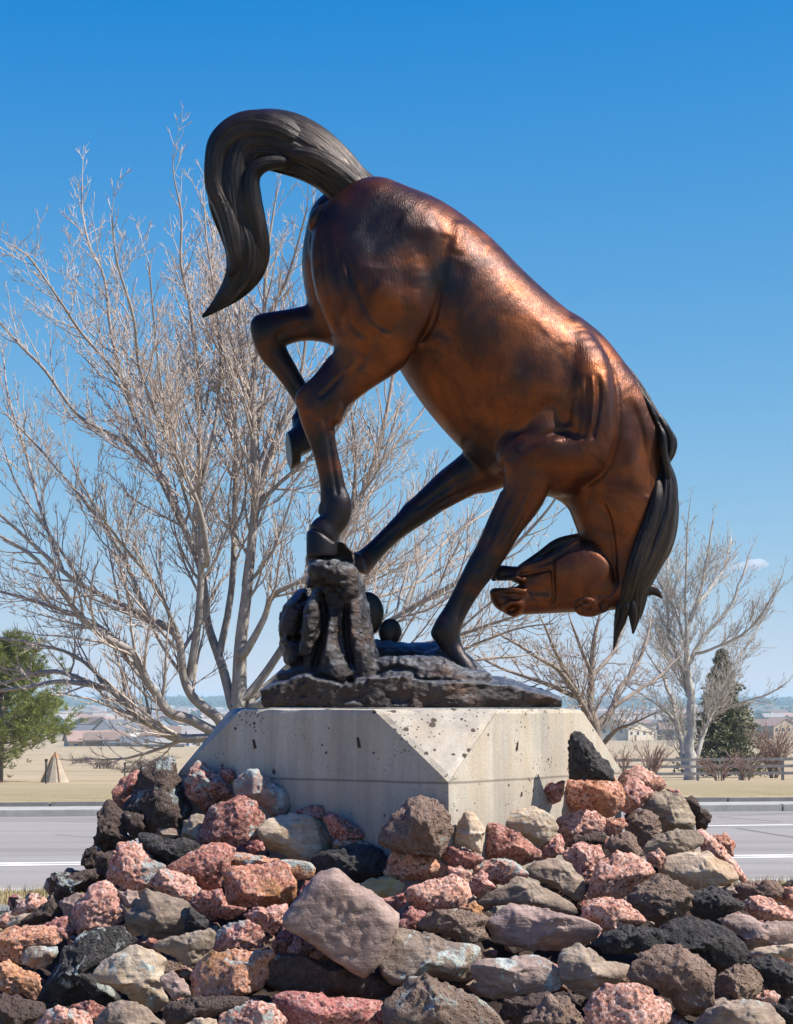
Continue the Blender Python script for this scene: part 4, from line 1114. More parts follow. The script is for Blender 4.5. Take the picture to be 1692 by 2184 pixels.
# ------------------------------------------------------------------ bare trees
def bark(name, c0, c1, tip, rough=.85):
    m = NT(name)
    oc = m.coords()
    n = m.noise(oc, 2.5, 5, .6); fine = m.noise(m.coords(scale=(30, 30, 9)), 1.0, 4, .65)
    c = m.ramp(n, [(.32, c0), (.68, c1)])
    c = m.mix(m.ramp(fine, [(.40, .45), (.60, 0.0)]), c, tuple(v * .45 for v in c0))
    c = m.mix(m.attr("tip"), c, tip)
    return m.set(c, rough, 0.0, m.bump(fine, .5, .01), spec=.25)
class Tree:
    def __init__(s, seed, twig_r=.003, gap=.17, ang=(28, 52), trop=.25, levels=2, tipdark=.8):
        s.r = random.Random(seed); s.tv = []; s.tf = []; s.tt = []; s.cv = []; s.cf = []; s.ct = []
        s.twig_r, s.gap, s.ang, s.trop, s.levels, s.tipdark = twig_r, gap, ang, trop, levels, tipdark
        s.count = 0
    def tube(s, pts, rad, n, crown, t0, t1):
        v, f, t = (s.cv, s.cf, s.ct) if crown else (s.tv, s.tf, s.tt)
        m = len(pts); base = len(v)
        ref = Vector((.37, .81, .29))
        ph = s.r.uniform(0, 6)
        cs = [(math.cos(ph + 2*math.pi*k/n), math.sin(ph + 2*math.pi*k/n)) for k in range(n)]
        for i in range(m):
            d = pts[min(i+1, m-1)] - pts[max(i-1, 0)]
            a = d.cross(ref); a.normalize(); b = d.cross(a); b.normalize()
            r = rad[i]; tt = t0 + (t1 - t0) * i / (m - 1)
            for c, q in cs:
                v.append((pts[i].x + r*(a.x*c + b.x*q), pts[i].y + r*(a.y*c + b.y*q), pts[i].z + r*(a.z*c + b.z*q))); t.append(tt)
        for i in range(m - 1):
            for k in range(n):
                k2 = (k + 1) % n
                f.append((base+i*n+k, base+i*n+k2, base+(i+1)*n+k2, base+(i+1)*n+k))
    def perp(s, d):
        a = d.cross(Vector((s.r.uniform(-1, 1), s.r.uniform(-1, 1), s.r.uniform(-1, 1))))
        return a.normalized() if a.length > 1e-3 else Vector((1, 0, 0))
    def grow(s, p, d, L, r0, level):
        s.count += 1
        n = 5 if level <= 1 else (4 if L > .12 else 3)
        pts = [p.copy()]; st = L / n; dirs = []
        d = d.normalized(); bend = s.perp(d) * s.r.uniform(-.22, .22)
        for i in range(n):
            d = (d + Vector((0, 0, s.trop * .35)) + bend * .5 + Vector((s.r.gauss(0, .10), s.r.gauss(0, .10), s.r.gauss(0, .10)))).normalized()
            dirs.append(d); pts.append(pts[-1] + d * st)
        r1 = max(s.twig_r * .55, r0 * .3)
        rad = [r0 + (r1 - r0) * i / n for i in range(n + 1)]
        s.tube(pts, rad, 4 if r0 > s.twig_r * 2.5 else 3, True, min(1, .15 + .25 * level) * s.tipdark, min(1, .4 + .3 * level) * s.tipdark)
        if level < s.levels + 1 and L > s.gap * .6:
            k = max(1, int(L / (s.gap * (.62 if level >= 2 else .8))))
            for j in range(k):
                u = (j + s.r.uniform(.5, 1.1)) / (k + .3)
                if u > .97: continue
                i = min(n - 1, int(u * n)); q = pts[i].lerp(pts[i+1], u * n - i)
                ax = s.perp(dirs[i])
                for side in ((1, -1) if s.r.random() < .55 else (1,)):
                    an = math.radians(s.r.uniform(*s.ang))
                    nd = dirs[i] * math.cos(an) + ax * (side * math.sin(an))
                    l2 = L * (1 - u * .55) * s.r.uniform(.38, .66)
                    s.grow(q, nd, max(l2, s.gap * .35), max(s.twig_r, r0 * (1 - .6 * u) * .5), level + 1)
    def limb(s, pts, start=.18, side=(.22, .45), dens=1.0, maxlen=1.2):
        """pts: list of (Vector, radius). Traced limb of the trunk; side branches are grown on it"""
        q = catmull([(v.x, v.y, v.z, r) for v, r in pts], 4)
        jit = s.r.uniform(0, 99)
        P_ = []
        for i, a in enumerate(q):
            w = Vector(a[:3]); amp = .35 * max(a[3], .006)
            w += Vector((mnoise.noise(w * 1.3 + Vector((jit, 0, 0))), mnoise.noise(w * 1.3 + Vector((0, jit, 0))), mnoise.noise(w * 1.3 + Vector((0, 0, jit))))) * amp * 3
            P_.append(w)
        rad = [max(a[3], .0025) for a in q]
        s.tube(P_, rad, 8, False, 0, .25)
        Ls = [0.0]
        for a, b in zip(P_[:-1], P_[1:]): Ls.append(Ls[-1] + (b - a).length)
        tot = Ls[-1]; u = start * tot + s.r.uniform(0, s.gap)
        while u < tot:
            i = max(k for k in range(len(Ls)) if Ls[k] <= u); i = min(i, len(P_) - 2)
            t = (u - Ls[i]) / max(1e-6, Ls[i+1] - Ls[i]); p = P_[i].lerp(P_[i+1], t); d = (P_[i+1] - P_[i]).normalized()
            r = rad[i]
            ax = s.perp(d)
            for sd in ((1, -1) if s.r.random() < .5 else (1,)):
                an = math.radians(s.r.uniform(*s.ang) + 5)
                nd = d * math.cos(an) + ax * (sd * math.sin(an))
                L = min(maxlen, (tot - u) * s.r.uniform(*side) + s.gap * 1.2) * s.r.uniform(.7, 1.15)
                s.grow(p, nd, L, max(s.twig_r * 1.3, min(r * .5, .012 + L * .006)), 1)
            u += s.gap * s.r.uniform(.6, 1.3) / dens
        s.grow(P_[-1], P_[-1] - P_[-2], s.gap * 2.2, max(s.twig_r, rad[-1] * .8), 2)
    def build(s, root, mat):
        for nm, v, f, t in (("trunk", s.tv, s.tf, s.tt), ("crown", s.cv, s.cf, s.ct)):
            me = np_mesh(nm, v, f)
            at = me.attributes.new("tip", 'FLOAT', 'POINT'); at.data.foreach_set("value", np.array(t, dtype=np.float32))
            link(nm, me, mat, root)
def traced(tree, limbs, Y, spread, thin=1.0, **kw):
    """limbs drawn as (px, py, radius) lines; each one grows out of the nearest limb already there"""
    done = []
    for li, l in enumerate(limbs):
        if li == 0: d0, l2 = Y, list(l)
        else:
            px, py, r = l[0]
            q = min(done, key=lambda a: (a[0] - px) ** 2 + (a[1] - py) ** 2)
            d0 = q[2]; near = math.hypot(q[0] - px, q[1] - py) < 10
            l2 = [(q[0], q[1], min(r * 1.08, q[3]))] + (list(l[1:]) if near else list(l))
        d1 = d0 if li == 0 else Y + tree.r.uniform(-1, 1) * spread
        if len(l2) == len(l) + 1 and li: l2[1] = ((l2[1][0] * 2 + l2[0][0]) / 3, (l2[1][1] * 2 + l2[0][1]) / 3, l2[1][2])
        n = len(l2) - 1; pts = []; info = []
        for i, (px, py, r) in enumerate(l2):
            YY = d0 + (d1 - d0) * (i / n) ** 1.2
            pts.append((P(px, py, YY), r * thin * YY / F)); info.append((px, py, YY, r))
        c = catmull(np.array(info, dtype=float), 6); done += [tuple(a) for a in c]
        tree.limb(pts, start=(.30 if li == 0 else .16), **kw)
M_BARK = bark("grey_bark", (.23, .20, .18), (.44, .39, .345), (.64, .52, .44))
YT = 16.3
t1 = Tree(4, twig_r=.0031, gap=.165, levels=3, tipdark=.8, ang=(22, 44), trop=.42)
traced(t1, [
 [(505,1700,34),(503,1600,30),(500,1525,25),(508,1453,21),(516,1333,17),(524,1253,15),(540,1093,12),(542,1016,11),(542,816,9),(560,696,7),(568,576,5),(580,470,3),(592,400,2)],
 [(542,900,8),(512,700,6),(500,640,5),(488,540,3),(470,440,2)],
 [(492,1580,18),(470,1530,15),(440,1505,14),(412,1477,13),(396,1433,12),(384,1365,11),(350,1335,10),(320,1321,9),(256,1289,8),(180,1249,7),(132,1213,6),(60,1149,5),(0,1097,4),(-60,1040,3)],
 [(404,1450,12),(418,1333,11),(428,1173,9),(430,1033,8),(424,816,6.5),(408,656,5),(388,560,4),(388,456,3),(372,380,2),(370,330,1.5)],
 [(500,1590,17),(452,1561,15),(400,1535,14),(360,1521,14),(335,1480,13),(316,1453,12),(288,1397,11),(228,1361,10),(172,1313,8),(136,1265,7),(80,1197,5.5),(0,1145,4),(-60,1110,3)],
 [(500,1600,14),(460,1572,13),(380,1575,13),(330,1550,12),(288,1521,10.5),(240,1473,9.5),(192,1461,8),(120,1455,7),(60,1465,6),(0,1473,5),(-60,1478,4)],
 [(200,1462,7),(150,1440,6.5),(100,1434,6),(0,1458,4),(-50,1463,3)],
 [(490,1500,14),(468,1413,13),(444,1333,11),(430,1230,10),(390,1120,8),(360,1036,7.5),(320,960,7),(280,876,6.5),(240,716,5),(224,596,4),(192,528,3.5),(176,456,2.5),(176,390,2)],
 [(395,1130,7),(328,996,6),(256,936,5.5),(168,888,5),(96,792,4.5),(48,744,4),(0,690,3),(-40,640,2)],
 [(280,890,5),(264,816,5),(176,712,4),(132,648,3.5),(68,556,3),(40,532,2),(8,516,1.5)],
 [(448,1193,9),(425,1080,7),(360,940,5),(300,800,4.5),(285,680,4),(250,560,3),(240,470,2)],
 [(430,1033,6),(460,900,5),(470,760,4.5),(460,640,3.5),(440,500,2.5),(436,420,1.5)],
 [(525,1400,12),(560,1320,9),(580,1269,8),(640,1237,7),(720,1190,5),(820,1160,4),(900,1090,3),(960,1060,2)],
 [(524,1253,9),(552,1093,7),(590,1040,6),(624,1009,6),(700,940,5),(760,840,4.5),(790,770,4),(800,700,3)],
 [(535,1480,13),(590,1400,11),(660,1290,10),(720,1180,9),(745,1120,8),(790,1010,7),(820,900,6),(844,776,4.5),(860,700,3)],
 [(540,1500,12),(620,1420,10),(700,1330,9),(780,1230,8),(860,1130,7),(930,1050,6),(1010,980,4.5),(1080,900,3)],
 [(545,1515,12),(640,1460,10),(740,1390,9),(860,1310,8),(980,1240,7),(1080,1180,5.5),(1160,1100,4),(1200,1040,2.5)],
 [(740,1390,7),(850,1385,6),(960,1360,5.5),(1050,1330,4.5),(1130,1300,3.5),(1190,1240,2)],
 [(545,1535,13),(585,1500,12),(640,1490,9),(760,1480,7),(900,1440,6),(1010,1410,5),(1100,1400,3)],
 [(555,1050,6),(600,900,6),(640,800,5),(660,650,4),(665,520,3),(668,440,2)],
 [(560,700,5),(610,600,4),(640,500,3),(655,440,2)],
 [(470,1420,10),(500,1200,9),(505,1050,8),(500,900,7),(470,740,5.5),(450,600,4),(455,500,3),(425,420,2)],
 [(132,1213,5),(90,1100,4.5),(60,980,4),(20,850,3),(8,760,2)],
 [(320,1321,7),(270,1200,6),(220,1120,5),(130,1010,4),(60,930,3),(10,880,2)],
 [(288,1397,7),(200,1330,6),(90,1290,5),(0,1262,4),(-50,1250,3)],
 [(745,1120,6),(760,1000,5),(750,880,4),(735,800,3)], [(790,1010,5),(860,930,4),(900,880,3)], [(860,1310,6),(900,1220,5),(960,1150,4),(1040,1090,3)],
 [(700,1330,6),(760,1290,5),(880,1250,4),(980,1190,3),(1060,1160,2)], [(960,1360,4),(1040,1290,3),(1120,1230,2)], [(900,1440,5),(1000,1380,4),(1100,1340,3),(1180,1330,2)],
 [(640,1460,8),(660,1380,6),(720,1300,5),(740,1230,3)], [(180,1249,5),(120,1160,4),(40,1040,3),(10,960,2)], [(240,1473,6),(160,1400,5),(60,1370,4),(-20,1360,3)],
 [(384,1365,6),(330,1250,5),(250,1150,4),(190,1060,3),(150,980,2)], [(428,1173,5),(380,1000,4),(350,860,3.5),(330,700,3),(318,560,2)], [(540,1093,5),(600,1000,4.5),(640,930,4),(690,860,3)],
], YT, 1.5, thin=.76, maxlen=.85)
r1 = empty("bare_tree", P(505, 1700, YT), label="large bare many limbed tree spreading behind the statue across half the picture", category="tree")
r1.location.z = 0
# foot of the trunk down to the ground
f0 = P(505, 1700, YT)
t1.tube([Vector((f0.x - .03, f0.y, -.05)), Vector((f0.x - .01, f0.y, .35)), Vector((f0.x, f0.y, f0.z + .05))], [.20, .15, .126], 10, False, 0, 0)
t1.build(r1, M_BARK)

YB = 46.0
t2 = Tree(8, twig_r=.0070, gap=.27, levels=3, ang=(25, 48), trop=.2)
traced(t2, [
 [(1276,1700,20),(1270,1600,17),(1264,1540,15),(1260,1480,11),(1264,1420,8),(1267,1357,6),(1280,1310,3)],
 [(1268,1560,12),(1308,1504,9),(1330,1460,7),(1370,1401,5),(1385,1339,3)],
 [(1308,1504,7),(1350,1480,5),(1400,1450,4),(1440,1410,2)],
 [(1265,1550,11),(1240,1490,9),(1190,1430,7),(1130,1390,5),(1060,1350,3)],
 [(1262,1520,9),(1210,1440,7),(1180,1380,5),(1160,1330,3)],
 [(1240,1490,7),(1170,1460,6),(1080,1430,4),(1020,1400,2.5)],
 [(1264,1440,6),(1240,1380,5),(1220,1330,3)],
 [(1266,1440,6),(1310,1390,5),(1330,1330,3)],
 [(1272,1600,8),(1310,1560,6),(1350,1545,4),(1400,1520,2)],
], YB, 2.2, thin=.75, maxlen=2.2)
M_BARK2 = bark("brown_bark", (.19, .15, .125), (.30, .245, .20), (.46, .36, .29))
r2 = empty("bare_tree", on_land(1275, YB), label="small bare brown tree standing behind the plinth's right shoulder", category="tree"); t2.build(r2, M_BARK2)

YC = 113.0
t3 = Tree(15, twig_r=.012, gap=.52, levels=3, ang=(20, 40), trop=.35, tipdark=.5)
traced(t3, [
 [(1480,1690,25),(1477,1640,23),(1475,1580,19),(1472,1490,15),(1466,1420,12),(1466,1346,9),(1485,1290,7),(1499,1236,5),(1512,1170,3.5),(1521,1110,2)],
 [(1470,1600,11),(1462,1633,12),(1448,1548,9),(1429,1479,7),(1405,1430,5),(1381,1395,3)],
 [(1472,1490,10),(1450,1410,8),(1429,1357,6),(1424,1270,5),(1426,1190,3),(1440,1110,2)],
 [(1480,1640,11),(1500,1570,8),(1515,1530,7),(1558,1431,5),(1595,1376,4),(1640,1300,2.5)],
 [(1468,1420,9),(1500,1360,7),(1558,1295,5),(1580,1240,4),(1600,1180,2.5)],
 [(1480,1400,7),(1530,1380,5),(1600,1340,4),(1650,1270,2.5),(1668,1230,2)],
 [(1466,1380,7),(1440,1300,5),(1405,1240,4),(1400,1190,2.5)],
 [(1485,1300,6),(1540,1220,4.5),(1560,1150,3)],
 [(1515,1530,5),(1580,1500,4),(1640,1480,3),(1675,1460,2)],
 [(1466,1346,6),(1462,1260,5),(1465,1170,3.5),(1470,1090,2)],
 [(1448,1548,6),(1400,1500,4.5),(1350,1470,3),(1320,1450,2)],
], YC, 4.5, thin=.58, maxlen=5.0)
M_BARK3 = bark("pale_bark", (.40, .37, .33), (.58, .54, .48), (.48, .40, .32))
r3 = empty("bare_tree", on_land(1478, YC), label="tall pale barked bare tree behind the rail fence", category="tree"); t3.build(r3, M_BARK3)

def shrub(px, Y, h, w, seed, label, mat, n=16):
    g = on_land(px, Y); t = Tree(seed, twig_r=.012, gap=.30, levels=1, ang=(20, 45), trop=.25)
    for i in range(n):
        a = t.r.uniform(0, 6.28); rr = t.r.uniform(.2, 1) * w
        tip = g + Vector((rr * math.cos(a), rr * math.sin(a), h * t.r.uniform(.65, 1.0)))
        mid = g.lerp(tip, .5) + Vector((0, 0, h * .12))
        t.limb([(g + Vector((.15*math.cos(a), .15*math.sin(a), -.1)), .03), (mid, .02), (tip, .012)], start=.2, maxlen=h * .5)
    r = empty("shrub", g, label=label, category="shrub"); t.build(r, mat)
M_SHRUB = bark("shrub_bark", (.20, .13, .10), (.30, .21, .17), (.32, .20, .16))
shrub(1388, 104, 2.0, 1.6, 31, "bare brown shrub behind the fence, left of the tall pale tree", M_SHRUB)
shrub(1650, 118, 3.1, 2.2, 32, "large bare brown shrub behind the fence at the picture's right edge", M_SHRUB, 22)
shrub(1535, 106, 1.2, 1.5, 33, "low reddish brown bare shrub at the foot of the dark spruce", M_SHRUB)
shrub(1590, 109, 1.3, 1.2, 34, "low bare shrub between the dark spruce and the large right shrub", M_SHRUB, 12)
shrub(1325, 106, 1.8, 1.2, 35, "thin bare shrub at the end of the fence beside the heap", M_SHRUB, 10)

# ------------------------------------------------------------------ conifers
def needles(name, c0, c1):
    m = NT(name); oc = m.coords()
    c = m.ramp(m.noise(oc, 1.6, 5, .7), [(.3, c0), (.7, c1)])
    return m.set(c, .6, 0, spec=.3)
def conifer(px, Y, H, W, seed, label, mat, kind, name):
    r = random.Random(seed); g = on_land(px, Y)
    root = empty(name, g, label=label, category="tree")
    tr = MB(); tr.tube([g + Vector((0, 0, -.3)), g + Vector((.03, 0, H * .5)), g + Vector((0, 0, H * .97))], [H * .022, H * .014, .02], 8)
    V = []; Fc = []
    def tuft(p, d, L, n, wd):
        for _ in range(n):
            q = Vector((d.x + r.gauss(0, .55), d.y + r.gauss(0, .55), d.z + r.gauss(0, .45))).normalized()
            sd = q.cross(Vector((r.gauss(0, 1), r.gauss(0, 1), r.gauss(0, 1)))).normalized() * wd
            b = len(V); e = p + q * L * r.uniform(.6, 1.2); m_ = p + q * L * .45
            V.extend([tuple(p), tuple(m_ + sd), tuple(e), tuple(m_ - sd)]); Fc.append((b, b+1, b+2, b+3))
    if kind == 'pine':
        for i in range(120):
            z = H * r.uniform(.10, .97); u = z / H
            a = r.uniform(0, 6.28); L = W * (1.15 - .85 * u ** 1.5) * r.uniform(.55, 1.1) * (1 + .25 * math.sin(3 * a + seed))
            d = Vector((math.cos(a), math.sin(a), r.uniform(-.1, .45))); p0 = g + Vector((0, 0, z)); pts = [p0]
            for k in range(6):
                d = (d + Vector((r.gauss(0, .12), r.gauss(0, .12), .06))).normalized(); pts.append(pts[-1] + d * L / 6)
            tr.tube(pts, [.05, .045, .035, .03, .022, .015, .01], 4, False)
            for k in range(2, 7):
                for _ in range(8 if k > 3 else 4):
                    p = pts[k] + Vector((r.gauss(0, .22), r.gauss(0, .22), r.gauss(.05, .16))) * (L / 3.0)
                    tuft(p, (d + Vector((0, 0, .4))).normalized(), .40, 17, .015)
    else:
        n = 240
        for i in range(n):
            u = (i + r.random()) / n; z = H * (.05 + .93 * u)
            L = W * (1 - u) ** 1.05 * r.uniform(.55, 1.2) + .10; a = i * 2.4 + r.uniform(-.5, .5)
            p0 = g + Vector((0, 0, z)); d = Vector((math.cos(a), math.sin(a), -.15)); pts = [p0]
            for k in range(5):
                d = (d + Vector((r.gauss(0, .06), r.gauss(0, .06), .04))).normalized(); pts.append(pts[-1] + d * L / 5)
            tr.tube(pts, [.035, .03, .025, .02, .012, .008], 3, False)
            for k in range(1, 6):
                for _ in range(5):
                    p = pts[k] + Vector((r.gauss(0, .13), r.gauss(0, .13), r.gauss(-.04, .07))) * (.4 + L / 2.2)
                    tuft(p, (d + Vector((0, 0, -.1))).normalized(), .24, 8, .035)
    tr.build("trunk", M_BARK2, root, True)
    link("crown", np_mesh("crown", V, Fc, False), mat, root)
M_PINE = needles("pine_needles", (.12, .15, .03), (.27, .29, .075))
M_SPRUCE = needles("spruce_needles", (.12, .135, .065), (.28, .27, .15))
conifer(2, 113, 7.4, 4.3, 5, "yellow green pine at the picture's left edge", M_PINE, 'pine', "pine_tree")
conifer(1543, 124, 7.7, 2.7, 6, "dark green spruce behind the tall pale bare tree", M_SPRUCE, 'spruce', "spruce_tree")
conifer(566, 150, 3.6, 1.6, 7, "small green pine glimpsed between the bare trunk and the statue base", M_PINE, 'pine', "pine_tree")

print('TWIGS', t1.count, t2.count, t3.count)

M_SAGE = bark("sage_twigs", (.14, .10, .08), (.22, .165, .13), (.24, .18, .13))
for k_, (px, Y, h, lab) in enumerate([(222, 230, .9, "low brown sagebrush clump in the dry field above the dark marker post"), (302, 245, .8, "low brown sagebrush clump in the dry field close to the plinth's left edge"), (284, 190, .6, "small brown sagebrush clump just above the heap's tallest lava boulder"), (172, 300, .8, "faint low sagebrush clump in the dry field right of the green pine"), (352, 310, .9, "faint low sagebrush clump under the low limbs of the big bare tree")]):
    g = on_land(px, Y); tb = Tree(60 + k_, twig_r=.020, gap=.35, levels=0, ang=(20, 60), trop=.1)
    for i in range(46):
        a = tb.r.uniform(0, 6.28); rr = tb.r.uniform(.3, 1.5); off = Vector((tb.r.uniform(-1.2, 1.2), tb.r.uniform(-.6, .6), 0))
        tb.limb([(g + off, .03), (g + off + Vector((rr*.4*math.cos(a), rr*.4*math.sin(a), h*.6)), .025), (g + off + Vector((rr*math.cos(a), rr*math.sin(a), h*tb.r.uniform(.5, 1))), .015)], start=.3, maxlen=.5)
    o_ = empty("sagebrush", g, label=lab, category="shrub"); tb.build(o_, M_SAGE)
# ------------------------------------------------------------------ heap of stones round the plinth
def stone_mat(name, c_lo, c_hi, speck, speck_dark, grain, kind, stain=None):
    m = NT(name)
    oi = m.node("ShaderNodeObjectInfo")
    tc = m.node("ShaderNodeTexCoord")
    ad = m.node("ShaderNodeVectorMath", operation='ADD')
    sc = m.node("ShaderNodeVectorMath", operation='SCALE'); sc.inputs['Scale'].default_value = 37.0
    cx = m.node("ShaderNodeCombineXYZ")
    for i in range(3): m.link(oi.outputs['Random'], cx.inputs[i])
    m.link(cx.outputs[0], sc.inputs[0]); m.link(tc.outputs['Object'], ad.inputs[0]); m.link(sc.outputs[0], ad.inputs[1])
    v = ad.outputs[0]
    n1 = m.noise(v, 7, 6, .65, .3); n2 = m.noise(v, 34, 5, .7); n3 = m.noise(v, 95, 3, .7)
    c = m.ramp(n1, [(.30, c_lo), (.70, c_hi)])
    col = m.sep(oi.outputs['Color'])
    c = m.mix(1.0, c, oi.outputs['Random'], 'MIX') if False else c
    hs = m.node("ShaderNodeHueSaturation"); m.link(c, hs.inputs['Color'])
    m.link(m.math('ADD', m.math('MULTIPLY', oi.outputs['Random'], .016), .492), hs.inputs['Hue'])
    m.link(m.math('ADD', m.math('MULTIPLY', m.math('FRACT', m.math('MULTIPLY', oi.outputs['Random'], 17.0)), .34), .95), hs.inputs['Value'])
    c = hs.outputs[0]
    if kind == 'granite':
        cell = m.node("ShaderNodeTexVoronoi"); cell.inputs['Scale'].default_value = 95; m.link(v, cell.inputs['Vector'])
        cs = m.sep(cell.outputs['Color'])
        c = m.mix(m.ramp(cs[0], [(.55, 0.0), (.80, .75)]), c, speck)
        c = m.mix(m.ramp(cs[1], [(.72, 0.0), (.90, .75)]), c, speck_dark)
        c = m.mix(m.ramp(n2, [(.34, .55), (.47, 0.0)]), c, speck_dark)
        h = m.math('ADD', m.math('MULTIPLY', n2, 1.0), m.math('MULTIPLY', cs[2], .25)); bs, bd, rough = .75, .030, .8
    elif kind == 'lava':
        p = m.voro(v, 60); pits = m.ramp(p, [(.08, 0.0), (.32, 1.0)])
        c = m.mix(m.ramp(n2, [(.42, 0.0), (.68, .7)]), c, speck)
        c = m.mix(m.ramp(p, [(.06, .85), (.22, 0.0)]), c, speck_dark)
        h = m.math('ADD', m.math('MULTIPLY', n2, 1.3), m.math('MULTIPLY', pits, .45)); bs, bd, rough = .9, .035, .85
    else:
        lay = m.noise(m.coords(scale=(6, 6, 40), rot=(.2, .35, 0)), 1.0, 5, .65)
        c = m.mix(m.ramp(lay, [(.40, .5), (.62, 0.0)]), c, speck_dark)
        c = m.mix(m.ramp(n2, [(.5, 0.0), (.75, .55)]), c, speck)
        h = m.math('ADD', m.math('MULTIPLY', lay, .6), n2); bs, bd, rough = .6, .022, .85
    if stain: c = m.mix(m.ramp(m.noise(v, 4.5, 5, .6), [(.50, 0.0), (.66, .75)]), c, stain)
    # crusts of pale lichen, as thick as the stone's own colour slot says
    nz = m.sep(m.node("ShaderNodeNewGeometry").outputs['Normal'])[2]
    l = m.math('ADD', m.noise(v, 9, 7, .72, .4), m.math('MULTIPLY', nz, .05))
    l = m.math('ADD', l, m.math('MULTIPLY', m.math('SUBTRACT', col[0], .5), .30))
    lm = m.ramp(l, [(.60, 0.0), (.635, 1.0)])
    lm = m.math('MULTIPLY', lm, m.ramp(n3, [(.30, .35), (.48, 1.0)]))
    lc = m.ramp(m.noise(v, 16, 4, .6), [(.35, (.27, .30, .28)), (.6, (.46, .49, .46)), (.75, (.40, .36, .16))])
    c = m.mix(lm, c, lc)
    h = m.math('ADD', h, m.math('MULTIPLY', lm, .12))
    h = m.math('ADD', h, m.math('MULTIPLY', n3, .25))
    return m.set(c, rough, 0, m.bump(h, bs, bd), spec=.3)
STONE = {
 'pink':   (stone_mat("pink_granite", (.45, .195, .14), (.60, .315, .24), (.74, .52, .44), (.10, .035, .03), 1, 'granite'), 1.0),
 'red':    (stone_mat("red_granite", (.28, .10, .075), (.43, .18, .14), (.58, .34, .28), (.06, .025, .025), 1, 'granite'), 1.0),
 'orange': (stone_mat("orange_granite", (.42, .17, .10), (.56, .27, .17), (.70, .45, .34), (.12, .04, .025), 1, 'granite', (.42, .20, .06)), 1.0),
 'brown':  (stone_mat("brown_lava", (.14, .088, .062), (.26, .17, .125), (.33, .25, .205), (.03, .02, .018), 1, 'lava'), 1.2),
 'black':  (stone_mat("black_lava", (.022, .020, .020), (.062, .056, .055), (.13, .115, .11), (.008, .008, .008), 1, 'lava'), 1.2),
 'dark':   (stone_mat("dark_brown_lava", (.045, .030, .025), (.105, .07, .055), (.18, .13, .11), (.012, .009, .009), 1, 'lava'), 1.2),
 'tan':    (stone_mat("tan_sandstone", (.38, .285, .20), (.53, .43, .33), (.62, .54, .45), (.22, .14, .08), 1, 'sand', (.38, .24, .12)), .7),
 'grey':   (stone_mat("grey_brown_stone", (.22, .16, .115), (.39, .30, .22), (.36, .32, .29), (.07, .05, .04), 1, 'sand'), .8),
 'mauve':  (stone_mat("mauve_rhyolite", (.27, .18, .15), (.41, .295, .25), (.50, .39, .345), (.085, .055, .05), 1, 'sand'), .8),
 'yellow': (stone_mat("yellow_sandstone", (.42, .28, .11), (.52, .38, .20), (.58, .48, .32), (.25, .13, .05), 1, 'sand'), .7),
}
FR = {1: (0.0, 1734.3, .35), 2: (507.6, 1734.3, .35), 3: (1099.8, 1734.3, .35), 4: (169.2, 1565.1, .4), 5: (930.6, 1522.8, .4)}
PCEN = PC + EL * PS / 2 + ER * PS / 2
def foot_d(x, y):
    """signed distance outside the plinth's footprint"""
    q = Vector((x, y)) - PC; a = abs(q.dot(EL) - PS/2) - PS/2; b = abs(q.dot(ER) - PS/2) - PS/2
    return math.hypot(max(a, 0), max(b, 0)) + min(max(a, b), 0)
def heap_z(x, y):
    t = min(1, max(0, (abs(x - .15) - .3) / .75)); t = t * t * (3 - 2 * t)
    return 1.03 + .30 * t - .62 * max(0, foot_d(x, y))
def heap_hit(px, py):
    best = None
    for i in range(400):
        Y = 7.0 + i * .012; p = P(px, py, Y); e = p.z - heap_z(p.x, p.y)
        if e <= 0: return Y
        if best is None or e < best[0]: best = (e, Y)
    return best[1]
def np_vn(p, f, seed): return vnoise(p[:, 0]*f + 50, p[:, 1]*f + 50, p[:, 2]*f + 50, seed)
ICO = {}
def ico(n):
    if n not in ICO:
        bm = bmesh.new(); bmesh.ops.create_icosphere(bm, subdivisions=n, radius=1.0)
        ICO[n] = (np.array([v.co[:] for v in bm.verts]), np.array([[v.index for v in f.verts] for f in bm.faces])); bm.free()
    return ICO[n]
STONES = []
def stone(fr, typ, lichen, poly, label, facets=5, box=2.6, group="stones heaped round the plinth", dY=0.0):
    STONES.append((fr, typ, lichen, poly, label, facets, box, group, dY))
